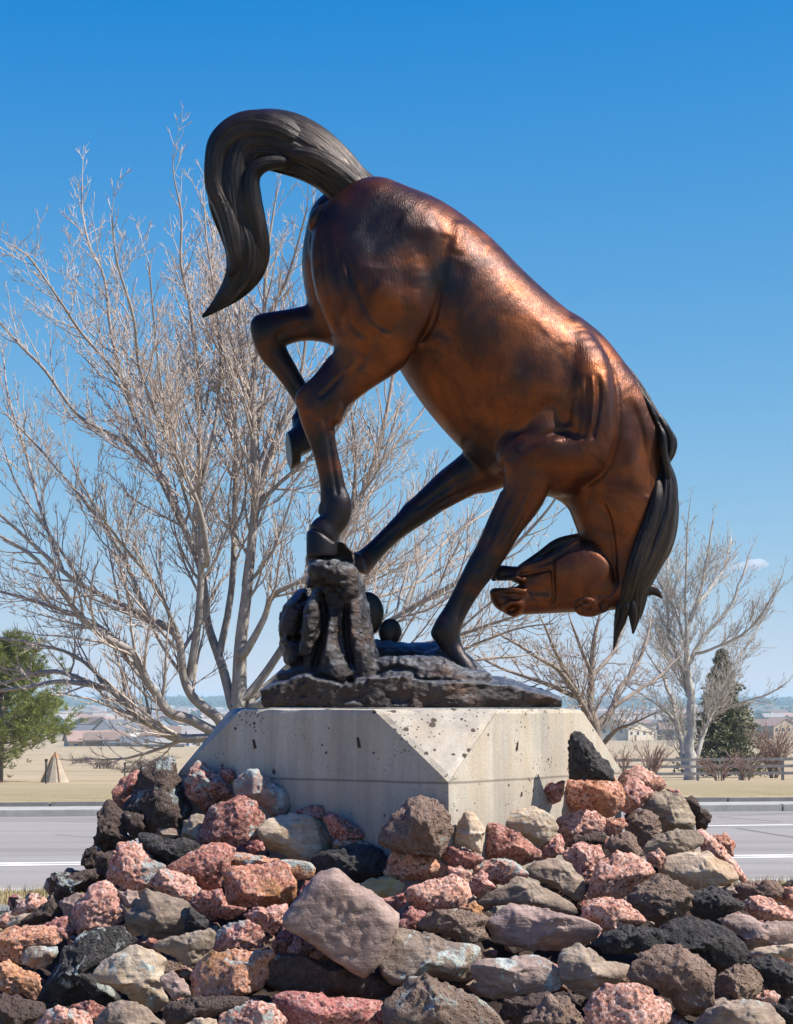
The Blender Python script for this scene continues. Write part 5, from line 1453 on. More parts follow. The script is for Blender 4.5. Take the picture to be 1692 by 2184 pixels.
def build_stone(idx, fr, typ, lichen, poly, label, facets, box, group, dY):
    r = random.Random(1000 + idx * 7)
    ox, oy, k = FR[fr]
    pg = np.array([(ox + a * k, oy + b * k) for a, b in poly])
    x, y = pg[:, 0], pg[:, 1]; x2, y2 = np.roll(x, -1), np.roll(y, -1)
    cr = x * y2 - x2 * y; A_ = cr.sum() / 2
    cx, cy = ((x + x2) * cr).sum() / (6 * A_), ((y + y2) * cr).sum() / (6 * A_)
    Rm = math.sqrt(abs(A_) / math.pi)
    Y = heap_hit(cx, cy); T = Rm * .92 * Y / F
    Y -= .25 * T
    while True:
        p = P(cx, cy, Y)
        if foot_d(p.x, p.y) > T * .80 or p.z > PTOP: break
        Y -= .01
    Y += dY
    c = P(cx, cy, Y); kk = Y / F
    # outline as a function of angle
    th = np.linspace(-math.pi, math.pi, 361)[:-1]; dx, dz = np.cos(th), np.sin(th)
    Rr = np.zeros(360)
    px, pz = (pg[:, 0] - cx), -(pg[:, 1] - cy); qx, qz = np.roll(px, -1), np.roll(pz, -1)
    for a, b, e, f_ in zip(px, pz, qx, qz):
        ex, ez = e - a, f_ - b; den = dx * ez - dz * ex
        with np.errstate(all='ignore'):
            t = (a * ez - b * ex) / den; u = (a * dz - b * dx) / den
        ok = (np.abs(den) > 1e-9) & (u >= -1e-6) & (u <= 1 + 1e-6) & (t > 0)
        Rr = np.where(ok, np.maximum(Rr, np.where(ok, t, 0)), Rr)
    Rr = np.where(Rr <= 0, Rm, Rr)
    ker = np.ones(5) / 5; Rr = np.convolve(np.concatenate([Rr[-2:], Rr, Rr[:2]]), ker, 'valid')
    Rr = Rr * 1.035 * kk
    V, Fc = ico(5 if Rm > 34 else 4)
    s = np.sqrt(V[:, 0]**2 + V[:, 2]**2); yy = V[:, 1]
    nrm = (np.abs(s)**box + np.abs(yy)**box) ** (1 / box)
    U = V / nrm[:, None]
    for i in range(facets * 3):
        n = np.array([r.gauss(0, .8), r.choice([-1, -1, 1]) * r.uniform(.55, 1.2), r.gauss(.25, .8)]); n /= np.linalg.norm(n)
        sil = math.hypot(n[0], n[2])
        h = max(r.uniform(.46, .74) if typ not in ('dark', 'black', 'brown') else r.uniform(.55, .8), sil * r.uniform(.84, .98))
        m_ = np.maximum(0, U @ n - h); U = U - np.outer(m_, n) * .98
    ang = np.arctan2(U[:, 2], U[:, 0]); ii = (ang + math.pi) / (2 * math.pi) * 360
    i0 = np.floor(ii).astype(int) % 360; i1 = (i0 + 1) % 360; fr_ = ii - np.floor(ii)
    Ra = Rr[i0] * (1 - fr_) + Rr[i1] * fr_
    W = np.stack([U[:, 0] * Ra, U[:, 1] * T, U[:, 2] * Ra], 1)
    amp = STONE[typ][1]; R0 = Rm * kk
    nn = W / (np.linalg.norm(W, axis=1)[:, None] + 1e-9)
    q = W / R0 + idx * 3.7
    d = .055 * (np_vn(q, 1.6, 1) - .5) + .075 * (np.abs(np_vn(q, 3.4, 2) - .5) - .22) + .05 * (np.abs(np_vn(q, 8.0, 3) - .5) - .22)
    W = W + nn * (d * R0 * amp * (.28 if facets == 0 else 1.0))[:, None]
    f2 = .016 * amp
    q2 = W * 1.0 + idx
    W = W + nn * (f2 * .8 * (np_vn(q2, 38, 4) - .5) + f2 * .9 * (np_vn(q2, 85, 5) - .5))[:, None]
    me = np_mesh("stone", W, Fc, True)
    o = link("stone", me, STONE[typ][0]); o.location = c
    o.color = (lichen, 0, 0, 1)
    set_props(o, label, "stone", group)
    return o
S_ = stone
# --- upper left of the plinth
S_(4,'dark',.15,[(150,350),(190,375),(240,425),(250,540),(300,560),(250,635),(150,645),(92,560),(100,430)],"black brown lava boulder standing as a column at the heap's left shoulder",5,2.3)
S_(4,'red',.25,[(178,320),(215,240),(320,190),(345,240),(300,310),(245,412),(195,412)],"reddish granite boulder leaning on the left of the tall dark lava boulder",4,2.4)
S_(4,'dark',.62,[(330,185),(400,138),(512,130),(522,185),(555,265),(605,400),(560,525),(440,545),(350,525),(340,430),(290,425),(235,405),(285,310)],"large dark lava boulder with pale lichen crust, tallest of the heap's left side",6,2.3)
S_(4,'dark',.45,[(235,415),(340,425),(355,520),(290,560),(245,505)],"dark lichen flecked lump under the tallest lava boulder",4)
S_(4,'grey',.1,[(555,465),(600,432),(665,432),(670,485),(625,565),(540,545)],"small dark grey stone in the shade between lava boulder and big red granite",4)
S_(4,'red',.70,[(570,270),(605,170),(640,148),(700,190),(760,215),(805,250),(822,330),(740,372),(670,428),(630,370),(575,330)],"upright red granite stone with lichen against the plinth's left face",5,2.6)
S_(4,'red',.35,[(755,185),(800,185),(832,205),(830,245),(780,260)],"small red stone tip showing behind the upright lichened stone",3)
S_(4,'mauve',.78,[(815,270),(830,220),(900,185),(970,205),(1020,250),(1080,290),(1118,340),(1115,405),(1050,447),(990,400),(920,350),(840,335)],"rounded grey pink stone thick with lichen, highest against the plinth's shaded face",5,2.3)
S_(4,'red',.56,[(618,570),(650,500),(700,400),(760,355),(850,335),(930,360),(990,400),(1018,450),(975,520),(945,572),(780,603),(650,607)],"big wedge of red granite with blue grey lichen patches above the tan boulder",6,3.0)
S_(4,'tan',.35,[(953,505),(1010,460),(1150,420),(1220,428),(1290,490),(1332,560),(1327,620),(1240,683),(1130,668),(1010,612),(963,560)],"smooth rounded tan boulder below the plinth's shaded face",4,2.3)
S_(4,'red',.2,[(1148,412),(1200,388),(1305,388),(1315,445),(1250,460),(1180,440)],"red stone peeping over the top of the smooth tan boulder",3)
S_(4,'red',.2,[(1300,450),(1340,418),(1400,440),(1490,500),(1525,550),(1400,565),(1345,545)],"dusky red stone right of the tan boulder at the plinth's foot",4)
S_(4,'orange',.72,[(1352,592),(1380,558),(1500,568),(1597,590),(1585,615),(1370,610)],"thin flat orange stone with white lichen on the black porous stone",3)
S_(4,'black',.30,[(318,545),(350,528),(470,560),(560,550),(645,590),(605,645),(480,697),(400,662),(330,602)],"long smooth charcoal stone wedged under the tallest lava boulder",4,2.2)
# --- left flank
S_(1,'pink',.72,[(652,400),(670,300),(720,183),(800,178),(860,198),(905,270),(1003,320),(965,390),(880,452),(780,468),(668,422)],"pink granite block with grey lichen cap below the charcoal stone",6,2.8)
S_(1,'red',.30,[(1005,332),(1120,270),(1250,200),(1350,188),(1430,218),(1443,270),(1375,380),(1355,452),(1230,473),(1200,390),(1100,352)],"long red granite wedge left of the square orange block",6,2.8)
S_(1,'pink',.58,[(888,440),(980,348),(1080,348),(1170,388),(1223,460),(1217,512),(1160,553),(1050,502),(960,462)],"rounded pink granite stone in front of the long red wedge",5,2.6)
S_(1,'red',.1,[(1497,222),(1530,163),(1600,183),(1615,232),(1552,254)],"tiny dark red stone tucked under the tan boulder",3)
S_(2,'orange',.70,[(-105,310),(-60,243),(60,248),(250,283),(430,298),(462,345),(443,398),(340,405),(100,335)],"flat pinkish slab with lichen lying behind the square orange block",4,3.0)
S_(2,'orange',.18,[(-100,372),(-90,332),(60,318),(230,288),(292,308),(348,440),(333,530),(292,558),(20,573),(-85,552)],"square orange pink granite block, sunlit on its right end",5,4.2)
S_(1,'red',.2,[(1162,542),(1220,478),(1350,468),(1382,560),(1503,575),(1425,642),(1300,653),(1188,582)],"red stone in shadow beneath the square orange block",4)
S_(1,'grey',.18,[(757,602),(820,560),(880,443),(1000,488),(1160,568),(1210,640),(1150,720),(1030,772),(900,752),(763,692)],"angular dark brown stone with sharp top edge left of centre",7,3.4)
S_(1,'black',.2,[(1120,720),(1160,580),(1262,660),(1245,705),(1180,740)],"black stone in shadow at the right of the sharp edged brown stone",3)
S_(1,'pink',.15,[(443,612),(470,530),(530,438),(640,408),(692,438),(722,520),(773,600),(742,662),(640,712),(500,757),(448,702)],"tall faceted pink granite stone standing proud of the left slope",7,3.0)
S_(1,'mauve',.35,[(358,532),(440,492),(512,498),(490,560),(455,655),(388,622)],"pale pinkish stone half hidden behind the tall faceted pink one",4)
S_(1,'mauve',.45,[(705,470),(830,477),(853,532),(800,575),(742,560)],"pale mauve stone between the faceted pink and the sharp edged brown stone",3)
S_(1,'dark',.60,[(283,410),(320,368),(430,358),(583,343),(588,402),(520,442),(480,482),(350,553),(308,472)],"dark mossy stone with yellow and grey lichen on the left skyline of the heap",5,2.4)
S_(1,'dark',.55,[(493,290),(520,228),(585,203),(585,345),(530,343),(498,322)],"small lichened dark stone jutting out of the left skyline",4)
S_(1,'dark',.2,[(578,248),(700,235),(685,330),(655,413),(582,413)],"dull brown stone under the column of black brown lava",4)
S_(1,'black',.3,[(570,158),(602,118),(612,192),(580,205)],"tiny black stone stuck to the left edge of the lava column",3)
S_(1,'pink',.2,[(58,622),(130,540),(200,493),(292,518),(303,547),(230,602),(150,625)],"pink granite stone at the heap's far left, topmost of the low slope",5)
S_(1,'dark',.1,[(112,685),(200,602),(300,530),(373,570),(395,632),(300,665)],"dark stone in shadow right of the far left pink stone",4)
S_(1,'tan',.1,[(25,695),(80,630),(205,608),(125,695)],"brownish tan stone under the far left pink stone",3)
S_(1,'pink',.1,[(-25,690),(0,640),(42,600),(55,655),(15,708)],"small pink stone at the picture's left edge above the orange faced stone",3)
S_(1,'orange',.15,[(-40,760),(30,708),(200,688),(340,690),(382,732),(352,802),(280,812),(180,822),(142,903),(60,905),(-30,872)],"broad orange pink stone with a bright orange face at the left edge",6,3.0)
S_(1,'red',.1,[(235,685),(320,650),(405,628),(455,722),(405,765),(350,705)],"purplish red stone in shade below the tall faceted pink stone",4)
S_(1,'grey',.85,[(133,880),(170,818),(352,813),(362,842),(312,902),(290,948),(200,938),(138,912)],"flat grey stone with white lichen top near the left edge",3,2.8)
S_(1,'orange',.2,[(-50,905),(60,893),(150,950),(233,985),(243,1062),(203,1143),(150,1105),(-40,1075)],"rusty orange granite stone at the left edge under the flat lichened one",6,2.7)
S_(1,'black',.66,[(238,1122),(290,990),(390,830),(470,748),(620,718),(722,700),(865,780),(700,835),(605,885),(600,1000),(700,1090),(742,1135),(600,1163),(400,1163),(278,1203)],"large black stone crusted with white lichen, low on the left slope",6,2.4)
S_(1,'tan',.60,[(555,990),(640,898),(740,818),(830,798),(950,828),(1003,900),(985,960),(985,1060),(1033,1142),(960,1213),(860,1163),(720,1093),(608,1032)],"large angular tan stone with lichened top edge beside the crusted black stone",7,3.0)
S_(1,'grey',.25,[(948,792),(1100,738),(1270,703),(1303,730),(1293,822),(1242,902),(1170,943),(1060,872),(958,832)],"pointed grey brown stone above the big angular tan stone",6,3.0)
S_(1,'red',.1,[(850,795),(900,768),(1000,778),(955,838)],"small red stone tip behind the pointed grey brown stone",3)
S_(1,'pink',.70,[(1302,802),(1330,718),(1400,668),(1500,653),(1582,698),(1618,760),(1603,822),(1480,838),(1308,833)],"rounded pink granite stone with pale lichen on top of the long lichened block",5,2.5)
S_(2,'pink',.2,[(15,622),(90,578),(282,558),(318,600),(273,682),(200,738),(138,692),(58,652)],"pink granite stone touching the upper left of the big mauve slab",5)
S_(1,'orange',.60,[(1178,1000),(1208,910),(1290,843),(1480,828),(1682,823),(1705,860),(1655,902),(1645,1000),(1602,1063),(1480,1088),(1280,1118),(1193,1113)],"long orange red granite block with lichened rim left of the black ridged stone",6,4.0)
S_(1,'mauve',.2,[(975,1000),(1050,957),(1123,1020),(1165,1112),(1060,1135),(998,1072)],"small mauve red stone right of the big angular tan stone",4)
S_(1,'dark',.2,[(998,1162),(1200,1118),(1505,1128),(1485,1185),(1330,1225),(1110,1285),(1028,1295)],"flat dark brown slab low under the long orange red block",4,3.2)
S_(1,'tan',.3,[(1110,1300),(1200,1253),(1315,1260),(1330,1320),(1150,1340)],"small tan stone at the picture's bottom edge under the flat dark slab",3)
S_(1,'pink',.66,[(1308,1310),(1340,1218),(1430,1168),(1600,1128),(1692,1158),(1745,1262),(1720,1350),(1420,1390),(1320,1350)],"pink granite stone with grey lichen at the bottom edge left of the long red slab",6,2.6)
S_(1,'grey',.3,[(570,1300),(620,1218),(720,1132),(830,1158),(905,1210),(1000,1300),(900,1400),(700,1400)],"grey brown stone at the bottom edge below the big angular tan stone",6,2.8)
S_(1,'pink',.5,[(230,1300),(290,1208),(370,1173),(450,1188),(550,1238),(595,1300),(500,1390),(320,1380)],"pinkish red stone with pale flecks at the bottom edge near the left corner",5)
S_(1,'red',.1,[(415,1172),(550,1148),(655,1190),(600,1255),(500,1225)],"dusky red stone under the crusted black stone",3)
S_(1,'dark',.15,[(-60,1092),(130,1108),(240,1160),(265,1212),(210,1310),(60,1400),(-80,1380)],"dark brown layered stone filling the bottom left corner",5,3.0)
# --- centre
S_(2,'mauve',.22,[(287,640),(350,558),(480,398),(600,358),(702,448),(832,518),(973,640),(943,722),(863,882),(770,970),(700,933),(560,842),(420,742),(308,682)],"large tilted flat mauve slab, biggest stone of the heap's middle",0,9.0,dY=-.34)
S_(2,'yellow',.1,[(715,462),(800,398),(930,392),(1013,430),(1005,482),(880,525),(800,492)],"yellow sandstone with cracks lying behind the mauve slab's right corner",3,3.0)
S_(2,'red',.1,[(870,530),(1015,488),(1025,552),(945,610)],"dark red stone in shadow under the yellow sandstone",3)
S_(2,'black',.12,[(447,312),(490,228),(600,203),(740,198),(840,213),(903,290),(893,392),(750,425),(700,443),(600,372),(458,383)],"black porous lava stone with a groove, behind the mauve slab",5,2.5)
S_(2,'brown',.35,[(862,190),(878,118),(950,8),(1040,-82),(1120,-108),(1210,-72),(1293,20),(1308,110),(1273,202),(1222,263),(1100,243),(920,222)],"large rounded brown lava boulder leaning on the plinth's front corner",5,2.3)
S_(2,'orange',.15,[(898,370),(930,228),(1010,193),(1100,238),(1230,288),(1298,318),(1283,393),(1180,403),(980,413)],"orange red granite stone directly below the big brown boulder at the corner",6,2.9)
S_(2,'tan',.15,[(1312,192),(1350,60),(1385,-12),(1440,8),(1503,90),(1493,170),(1482,243),(1400,218)],"upright split tan stone beside the plinth's front corner",5,2.9)
S_(2,'red',.15,[(1222,252),(1290,203),(1380,212),(1450,248),(1505,280),(1422,348),(1330,333)],"deep red stone below the upright split tan stone",5)
S_(2,'pink',.2,[(1290,332),(1350,328),(1423,368),(1413,443),(1350,433),(1287,385)],"small pink stone right of the orange red granite",4)
S_(2,'pink',.3,[(1017,482),(1080,428),(1200,398),(1320,383),(1423,448),(1448,510),(1390,563),(1290,573),(1160,613),(1048,553)],"pale pink granite stone with bright facets right of the yellow sandstone",6,2.8)
S_(2,'pink',.74,[(1412,342),(1450,303),(1560,281),(1700,298),(1773,370),(1740,403),(1600,433),(1438,403)],"pink stone with a white lichen cap right of the small pink stones",4,2.6)
S_(2,'pink',.1,[(1417,442),(1438,380),(1490,328),(1533,400),(1564,450),(1472,513),(1428,492)],"small blocky pink stone below the white capped one",4,3.2)
S_(2,'red',.1,[(935,702),(1000,608),(1060,568),(1165,620),(1155,675),(1050,715)],"dark red stone in the gap under the pale pink faceted granite",4)
S_(2,'orange',.1,[(1335,582),(1440,543),(1505,580),(1475,620),(1390,605)],"small orange stone under the right end of the pale pink granite",3)
S_(2,'brown',.15,[(1095,692),(1170,618),(1220,598),(1350,598),(1480,618),(1535,640),(1495,690),(1523,762),(1400,793),(1250,743)],"rough brown stone left of the long brown slab",5,2.6)
S_(3,'grey',.40,[(-240,545),(-162,480),(0,398),(120,418),(250,488),(393,570),(373,623),(250,613),(100,563),(-50,553),(-180,573)],"grey wedge shaped stone with pale top above the long brown slab",5,2.8)
S_(3,'mauve',.1,[(-205,662),(-122,588),(-52,538),(130,588),(260,608),(400,638),(513,690),(493,742),(400,803),(250,833),(100,833),(-40,823),(-132,792)],"long brown layered slab pointing right, right of centre",5,3.0)
S_(2,'grey',.60,[(847,902),(880,828),(920,738),(1000,708),(1150,728),(1300,778),(1440,798),(1484,850),(1464,962),(1400,1033),(1260,1013),(1120,1003),(960,1043),(878,982)],"broad grey brown stone with pale green lichen splashes right of the mauve slab's tip",4,2.5)
S_(2,'dark',.50,[(162,902),(200,868),(330,863),(430,878),(560,898),(720,948),(850,968),(933,1030),(958,1092),(900,1133),(800,1148),(600,1113),(400,1113),(250,1083),(178,1012)],"long black ridged stone under the mauve slab",6,2.7)
S_(2,'red',.1,[(212,802),(290,668),(375,720),(425,762),(300,853),(250,860)],"red stone in shade left of the mauve slab's lower edge",4)
S_(2,'pink',.1,[(292,842),(360,763),(440,768),(478,842),(400,873)],"small pink stone under the mauve slab's left edge",3)
S_(2,'red',.1,[(345,545),(410,408),(478,393),(425,482)],"thin red stone edge behind the mauve slab's upper left side",3)
S_(2,'red',.35,[(215,1132),(300,1103),(560,1118),(860,1158),(885,1252),(840,1330),(520,1360),(300,1330),(240,1220)],"long red granite slab at the bottom edge under the black ridged stone",5,3.4)
S_(2,'brown',.55,[(887,1182),(960,1108),(1060,1028),(1160,1003),(1300,1048),(1450,1128),(1550,1200),(1620,1310),(1400,1420),(1000,1400),(900,1290)],"rough brown stone with white lichen specks at the bottom edge right of centre",7,2.7)
S_(2,'grey',.2,[(1080,1310),(1160,1253),(1400,1258),(1500,1310),(1300,1370)],"smooth grey stone at the bottom edge in front of the specked brown stone",3,2.6)
S_(2,'mauve',.60,[(1427,932),(1480,898),(1692,866),(1812,870),(1922,930),(1984,1000),(1952,1072),(1842,1093),(1692,1113),(1560,1133),(1498,1113),(1438,1002)],"pinkish brown stone with white crust below the long brown slab",5,2.8)
S_(3,'dark',.1,[(-70,1132),(60,1113),(205,1098),(175,1172),(60,1285),(-85,1255)],"dark stone in shadow under the white crusted pinkish stone",4)
# --- right flank
S_(5,'tan',.55,[(328,572),(440,508),(530,498),(620,548),(648,610),(622,652),(560,703),(480,663),(400,612)],"rounded tan grey stone with lichen against the plinth's sunlit face",5,2.4)
S_(5,'red',.15,[(247,682),(263,590),(300,577),(400,618),(500,688),(558,730),(553,772),(450,803),(258,773)],"triangular pinkish red stone with dark speckles below the sunlit face",6,3.0)
S_(5,'pink',.15,[(547,722),(590,668),(660,638),(688,700),(683,742),(600,783),(558,772)],"small pink stone between the triangular and the large cracked pink stone",5)
S_(5,'pink',.15,[(628,602),(650,558),(760,518),(850,508),(903,560),(924,622),(880,643),(780,643),(722,693),(700,745),(688,682)],"large cracked pink granite stone under the orange boulder",6,2.8)
S_(5,'dark',.2,[(707,702),(740,648),(830,628),(913,640),(884,692),(800,705),(720,738)],"dark brown red stone beneath the large cracked pink one",4)
S_(5,'orange',.05,[(902,602),(913,558),(1000,556),(1018,600),(962,643),(918,643)],"small bright orange stone right of the large cracked pink one",4,3.0)
S_(5,'brown',.1,[(1017,602),(1050,538),(1110,513),(1170,538),(1208,580),(1193,642),(1120,693),(1080,693),(1018,632)],"brown lava lump left of the large brown ridged boulder",5,2.4)
S_(5,'brown',.1,[(882,712),(930,658),(1010,628),(1060,648),(1103,740),(1083,768),(960,748)],"low brown lava stone under the small bright orange one",5,2.5)
S_(5,'orange',.1,[(657,402),(680,358),(780,328),(870,308),(950,338),(992,400),(1003,440),(988,492),(920,553),(850,513),(700,523),(668,462)],"large orange pink granite boulder under the pointed black stone",6,2.8)
S_(5,'red',.1,[(577,412),(600,378),(695,348),(680,400),(665,463),(620,478)],"small red stone at the left end of the large orange boulder",4)
S_(5,'black',.1,[(703,202),(713,130),(740,93),(780,108),(840,178),(910,248),(942,300),(945,355),(860,345),(710,343)],"pointed black lava stone leaning on the plinth's sunlit face",4,2.4,dY=-.24)
S_(5,'pink',.1,[(952,372),(1000,308),(1060,268),(1110,283),(1200,338),(1233,390),(1172,428),(1100,372),(1030,357),(985,405)],"coral pink granite stone forming the top of the right shoulder",6,2.7)
S_(5,'pink',.1,[(982,422),(1000,368),(1060,338),(1120,368),(1163,420),(1103,483),(1020,533),(987,502)],"smooth faced coral stone just right of the large orange boulder",5,2.8)
S_(5,'grey',.1,[(1087,492),(1150,428),(1220,413),(1300,428),(1343,480),(1378,550),(1378,623),(1300,633),(1210,623),(1200,570),(1130,522)],"large brown ridged boulder on the right shoulder of the heap",6,2.5)
S_(5,'dark',.2,[(1305,442),(1370,438),(1413,490),(1468,540),(1443,613),(1390,623),(1378,560),(1343,482)],"dark brown stone on the right skyline beside the ridged boulder",5,2.5)
S_(5,'pink',.1,[(1222,402),(1290,396),(1318,440),(1270,432)],"small pink stone tip above the ridged boulder",3)
S_(5,'grey',.20,[(1097,722),(1150,658),(1250,618),(1400,628),(1424,690),(1333,753),(1220,783),(1128,753)],"grey brown slanted slab below the ridged boulder",5,2.8)
S_(5,'pink',.1,[(1110,762),(1190,705),(1219,740),(1203,825),(1158,803)],"small pink wedge under the slanted grey brown slab",4)
S_(5,'tan',.25,[(1192,822),(1230,768),(1370,733),(1450,738),(1560,798),(1614,880),(1562,913),(1400,933),(1280,903),(1208,862)],"flat oval tan grey stone on the right slope",4,2.5)
S_(5,'pink',.05,[(1382,620),(1420,606),(1500,678),(1570,758),(1620,818),(1663,890),(1625,905),(1555,810),(1450,748),(1405,722)],"pale pink granite stone running down the right skyline",5,2.6)
S_(5,'orange',.05,[(1467,652),(1540,638),(1593,690),(1588,765),(1528,728)],"small rusty red stone poking out of the right skyline",4)
S_(3,'pink',.1,[(452,500),(490,328),(540,278),(620,232),(760,267),(830,308),(884,360),(803,413),(722,463),(640,533),(560,523),(468,528)],"large pale pink granite stone in the middle of the right slope",6,2.7)
S_(3,'pink',.1,[(277,262),(350,198),(430,183),(512,198),(538,260),(503,312),(472,382),(420,425),(368,342)],"pink granite stone left of the large pale pink one",6,2.8)
S_(3,'grey',.25,[(72,342),(130,298),(250,278),(322,308),(413,400),(424,482),(370,535),(250,453),(98,393)],"angular brown grey stone with rough rusty top above the grey wedge",6,3.0)
S_(3,'brown',.25,[(677,552),(730,468),(820,408),(900,373),(1002,428),(1073,510),(1063,572),(990,643),(860,683),(738,603)],"rounded brown stone right of the large pale pink one",5,2.4)
S_(3,'black',.1,[(1062,545),(1080,488),(1200,458),(1330,488),(1389,550),(1373,592),(1290,623),(1180,658),(1088,623)],"black porous stone on the right slope with jagged bottom",5,2.5)
S_(3,'pink',.1,[(387,572),(440,533),(560,522),(640,538),(760,608),(814,665),(680,703),(520,743),(498,692),(398,642)],"pink granite stone above the long black lava pair",6,2.7)
S_(3,'black',.1,[(472,802),(520,748),(640,698),(760,683),(880,710),(900,780),(880,835),(700,853),(560,853)],"long low black lava stone under the right pink granite",4,2.4)
S_(3,'black',.12,[(850,740),(960,648),(1080,637),(1200,667),(1320,728),(1392,800),(1414,850),(1372,923),(1220,973),(1180,883),(1060,833),(900,833)],"large rounded black lava stone, largest black one of the right slope",5,2.4)
S_(3,'grey',.2,[(232,862),(280,818),(390,798),(470,838),(560,898),(692,928),(709,990),(693,1043),(590,1043),(500,1103),(440,1123),(328,1063),(258,972)],"olive brown rounded stone below the long brown slab's tip",5,2.5)
S_(3,'brown',.05,[(697,922),(780,848),(880,817),(1000,817),(1100,868),(1214,960),(1183,1062),(1204,1162),(1150,1213),(1010,1243),(950,1133),(860,1063),(698,1012)],"large brown knobbly lava boulder below the largest black stone",5,2.3)
S_(3,'brown',.05,[(1177,1062),(1280,958),(1370,922),(1450,938),(1514,1040),(1493,1103),(1400,1143),(1290,1153),(1200,1165)],"smaller brown lava stone right of the knobbly boulder",5,2.3)
S_(3,'black',.05,[(1387,912),(1470,878),(1560,873),(1700,930),(1760,1020),(1700,1113),(1600,1113),(1512,1052),(1472,962)],"black lava stone at the right edge of the picture",5,2.4)
S_(3,'mauve',.1,[(1247,662),(1330,608),(1430,618),(1500,658),(1700,662),(1740,730),(1700,803),(1560,813),(1420,833),(1400,772),(1330,712)],"blocky pale brown stone at the right edge above a thin tan slab",5,3.2)
S_(3,'tan',.1,[(1397,882),(1470,828),(1600,808),(1720,798),(1720,910),(1600,873),(1470,873)],"thin tan slab at the right edge",3,2.8)
S_(3,'pink',.1,[(1377,582),(1400,528),(1480,493),(1580,528),(1700,610),(1720,668),(1560,664),(1480,643)],"pale pink granite stone at the right edge above the blocky brown one",5)
S_(3,'brown',.1,[(1337,442),(1450,413),(1590,403),(1628,460),(1592,513),(1480,503),(1390,523),(1347,482)],"flat dark brown stone on the low right skyline",4,2.6)
S_(3,'orange',.05,[(1575,522),(1640,453),(1720,458),(1740,600),(1650,565)],"rusty red stone at the right edge on the low skyline",4)
S_(3,'dark',.1,[(1618,442),(1692,408),(1760,420),(1740,460),(1640,460)],"dark stone tip at the right edge above the rusty red stone",3)
S_(3,'mauve',.2,[(1245,475),(1320,428),(1359,490),(1300,500)],"small mauve stone between the oval tan stone and the black porous one",3)
S_(3,'pink',.25,[(412,1182),(470,1108),(570,1048),(640,1027),(740,1048),(860,1088),(953,1180),(965,1255),(900,1340),(660,1390),(440,1320)],"large rounded pink granite stone at the bottom edge right of centre",6,2.5)
S_(3,'brown',.1,[(45,1280),(140,1158),(210,1108),(300,1118),(380,1178),(424,1260),(420,1340),(240,1400),(70,1350)],"cracked brown stone at the bottom edge left of the rounded pink one",6,2.6)
S_(3,'grey',.35,[(1040,1300),(1150,1208),(1290,1148),(1450,1128),(1560,1178),(1650,1300),(1500,1390),(1200,1390)],"grey tan faceted stone at the bottom edge near the right corner",6,2.8)
S_(3,'pink',.05,[(1420,1125),(1540,1076),(1614,1120),(1584,1195),(1500,1160)],"small pale pink stone above the grey tan faceted one",4)
S_(3,'black',.1,[(1587,1195),(1700,1117),(1780,1200),(1740,1330),(1650,1310)],"black stone filling the bottom right corner",4)
S_(3,'dark',.15,[(195,1112),(300,1093),(429,1125),(392,1175),(310,1135)],"thin dark stone on top of the cracked brown stone",3)
for i, a in enumerate(STONES): build_stone(i, *a)
# rubble core that carries the heap, coloured dark so the gaps look shaded
def heap_core():
    V = []; Fc = []; n = 150; L = 5.0
    for i in range(n + 1):
        for j in range(n + 1):
            x = .05 + (i / n - .5) * L * 1.15; y = 10.0 + (j / n - .5) * L
            d = foot_d(x, y)
            z = heap_z(x, y) - .27 if d > 0 else .8
            p = Vector((x * 5, y * 5, 0))
            z += .10 * (mnoise.noise(p) - .2) + .05 * mnoise.noise(p * 2.7)
            V.append((x, y, max(z, -.03)))
    for i in range(n):
        for j in range(n):
            Fc.append((i*(n+1) + j, (i+1)*(n+1) + j, (i+1)*(n+1) + j + 1, i*(n+1) + j + 1))
    o = link("mound", np_mesh("mound", V, Fc), simple("earth_gap_shade", (.045, .030, .025), .5, 14, .95, 1.0)); set_props(o, kind="structure")
heap_core()

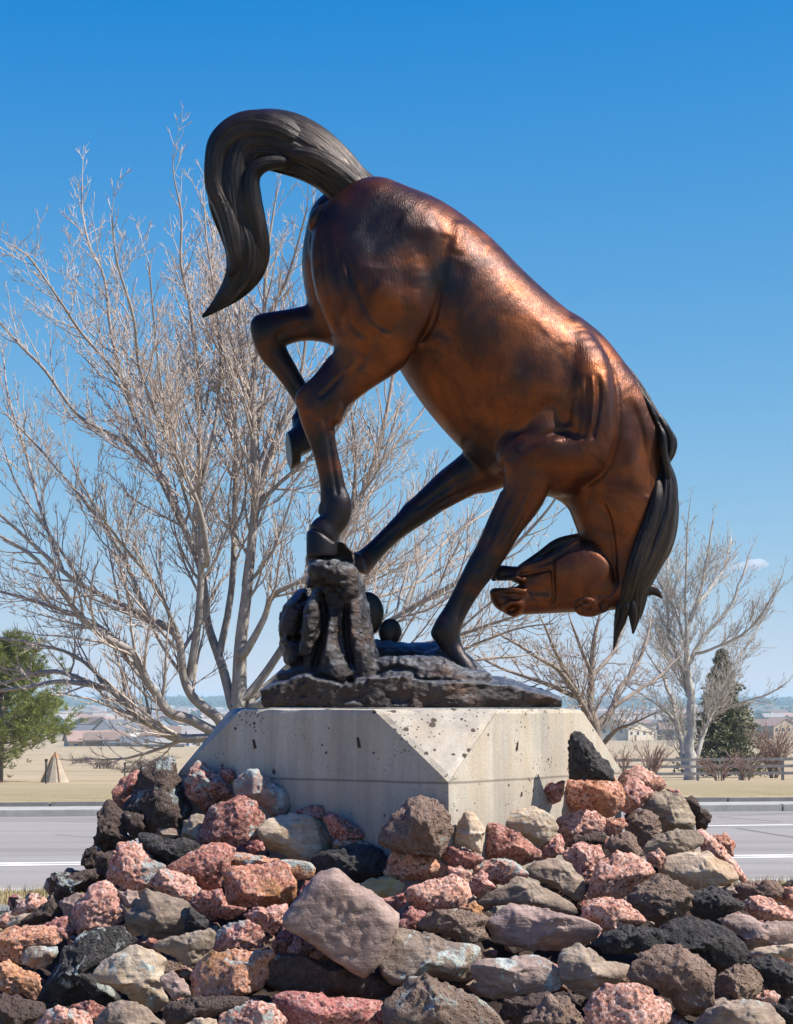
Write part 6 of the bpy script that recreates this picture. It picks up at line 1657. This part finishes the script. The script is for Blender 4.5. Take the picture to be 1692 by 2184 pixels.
def rubble():
    """broken bits of the same stone lying in the gaps"""
    r = random.Random(21); V0, F0 = ico(1); V = []; Fc = []; M = []
    for i in range(900):
        x = r.uniform(-2.6, 2.7); y = r.uniform(7.6, 11.2); d = foot_d(x, y)
        if d < .03 or d > 1.9: continue
        z = heap_z(x, y) - r.uniform(.10, .26); s = r.uniform(.025, .075)
        rot = Matrix.Rotation(r.uniform(0, 6.28), 3, 'Z') @ Matrix.Rotation(r.uniform(-.8, .8), 3, 'X'); sc = Vector((r.uniform(.8, 1.6), r.uniform(.7, 1.1), r.uniform(.5, .9))) * s
        b = len(V)
        for v in V0:
            w = Vector(v); k = 1 + .28 * mnoise.noise(w * 1.7 + Vector((i, 0, 0)))
            V.append(tuple(rot @ Vector((w.x * sc.x * k, w.y * sc.y * k, w.z * sc.z * k)) + Vector((x, y, z))))
        for f in F0: Fc.append([a + b for a in f]); M.append(r.choice([0, 1, 1, 2, 3, 3]))
    mats = [STONE['red'][0], STONE['brown'][0], STONE['dark'][0], STONE['grey'][0]]
    me = np_mesh("rubble", V, Fc, False)
    for m in mats: me.materials.append(m)
    me.polygons.foreach_set("material_index", np.array(M, dtype=np.int32))
    o = link("rubble", me); o.color = (.1, 0, 0, 1); set_props(o, "broken red and brown stone bits filling the gaps of the heap", "rubble", kind="stuff")
rubble()
# ------------------------------------------------------------------ air: thin haze over the valley
def make_haze():
    mb = MB(); mb.box((0, 4690, 6.0), (17800, 10020, 50.0))
    m = bpy.data.materials.new("haze_air"); m.use_nodes = True
    nt = m.node_tree; nt.nodes.remove(nt.nodes["Principled BSDF"])
    pv = nt.nodes.new("ShaderNodeVolumePrincipled")
    pv.inputs["Color"].default_value = (.58, .84, 1.0, 1)
    pv.inputs["Density"].default_value = HAZE_D
    pv.inputs["Anisotropy"].default_value = 0.0
    nt.links.new(pv.outputs[0], nt.nodes["Material Output"].inputs["Volume"])
    o = mb.build("haze", m); set_props(o, kind="stuff")
HAZE_D = 0.00016
make_haze()

# one small white cloud low on the right
def make_cloud():
    Yc = 9900.0; c = P(1598, 1207, Yc)
    bm = bmesh.new()
    r = random.Random(4)
    for (dx, dz, s) in [(-70, -6, 16), (-45, -2, 22), (-15, 2, 26), (15, 8, 32), (42, 12, 30), (66, 6, 22), (30, -4, 26), (-100, -10, 10)]:
        b = bmesh.ops.create_icosphere(bm, subdivisions=3, radius=1.0)
        bmesh.ops.scale(bm, vec=(s * 1.4, s * 1.2, s * .75), verts=b['verts']); bmesh.ops.translate(bm, vec=(dx, r.uniform(-20, 20), dz), verts=b['verts'])
    me = bpy.data.meshes.new("cloud"); bm.to_mesh(me); bm.free()
    rm = None
    m = bpy.data.materials.new("cloud_vapour"); m.use_nodes = True; nt = m.node_tree; nt.nodes.remove(nt.nodes["Principled BSDF"])
    pv = nt.nodes.new("ShaderNodeVolumePrincipled"); pv.inputs["Color"].default_value = (1, 1, 1, 1); pv.inputs["Density"].default_value = .02; pv.inputs["Anisotropy"].default_value = .0
    nt.links.new(pv.outputs[0], nt.nodes["Material Output"].inputs["Volume"])
    o = link("cloud", me, m); o.location = c; set_props(o, "small white wisp of cloud low above the right hand trees", "cloud")
make_cloud()
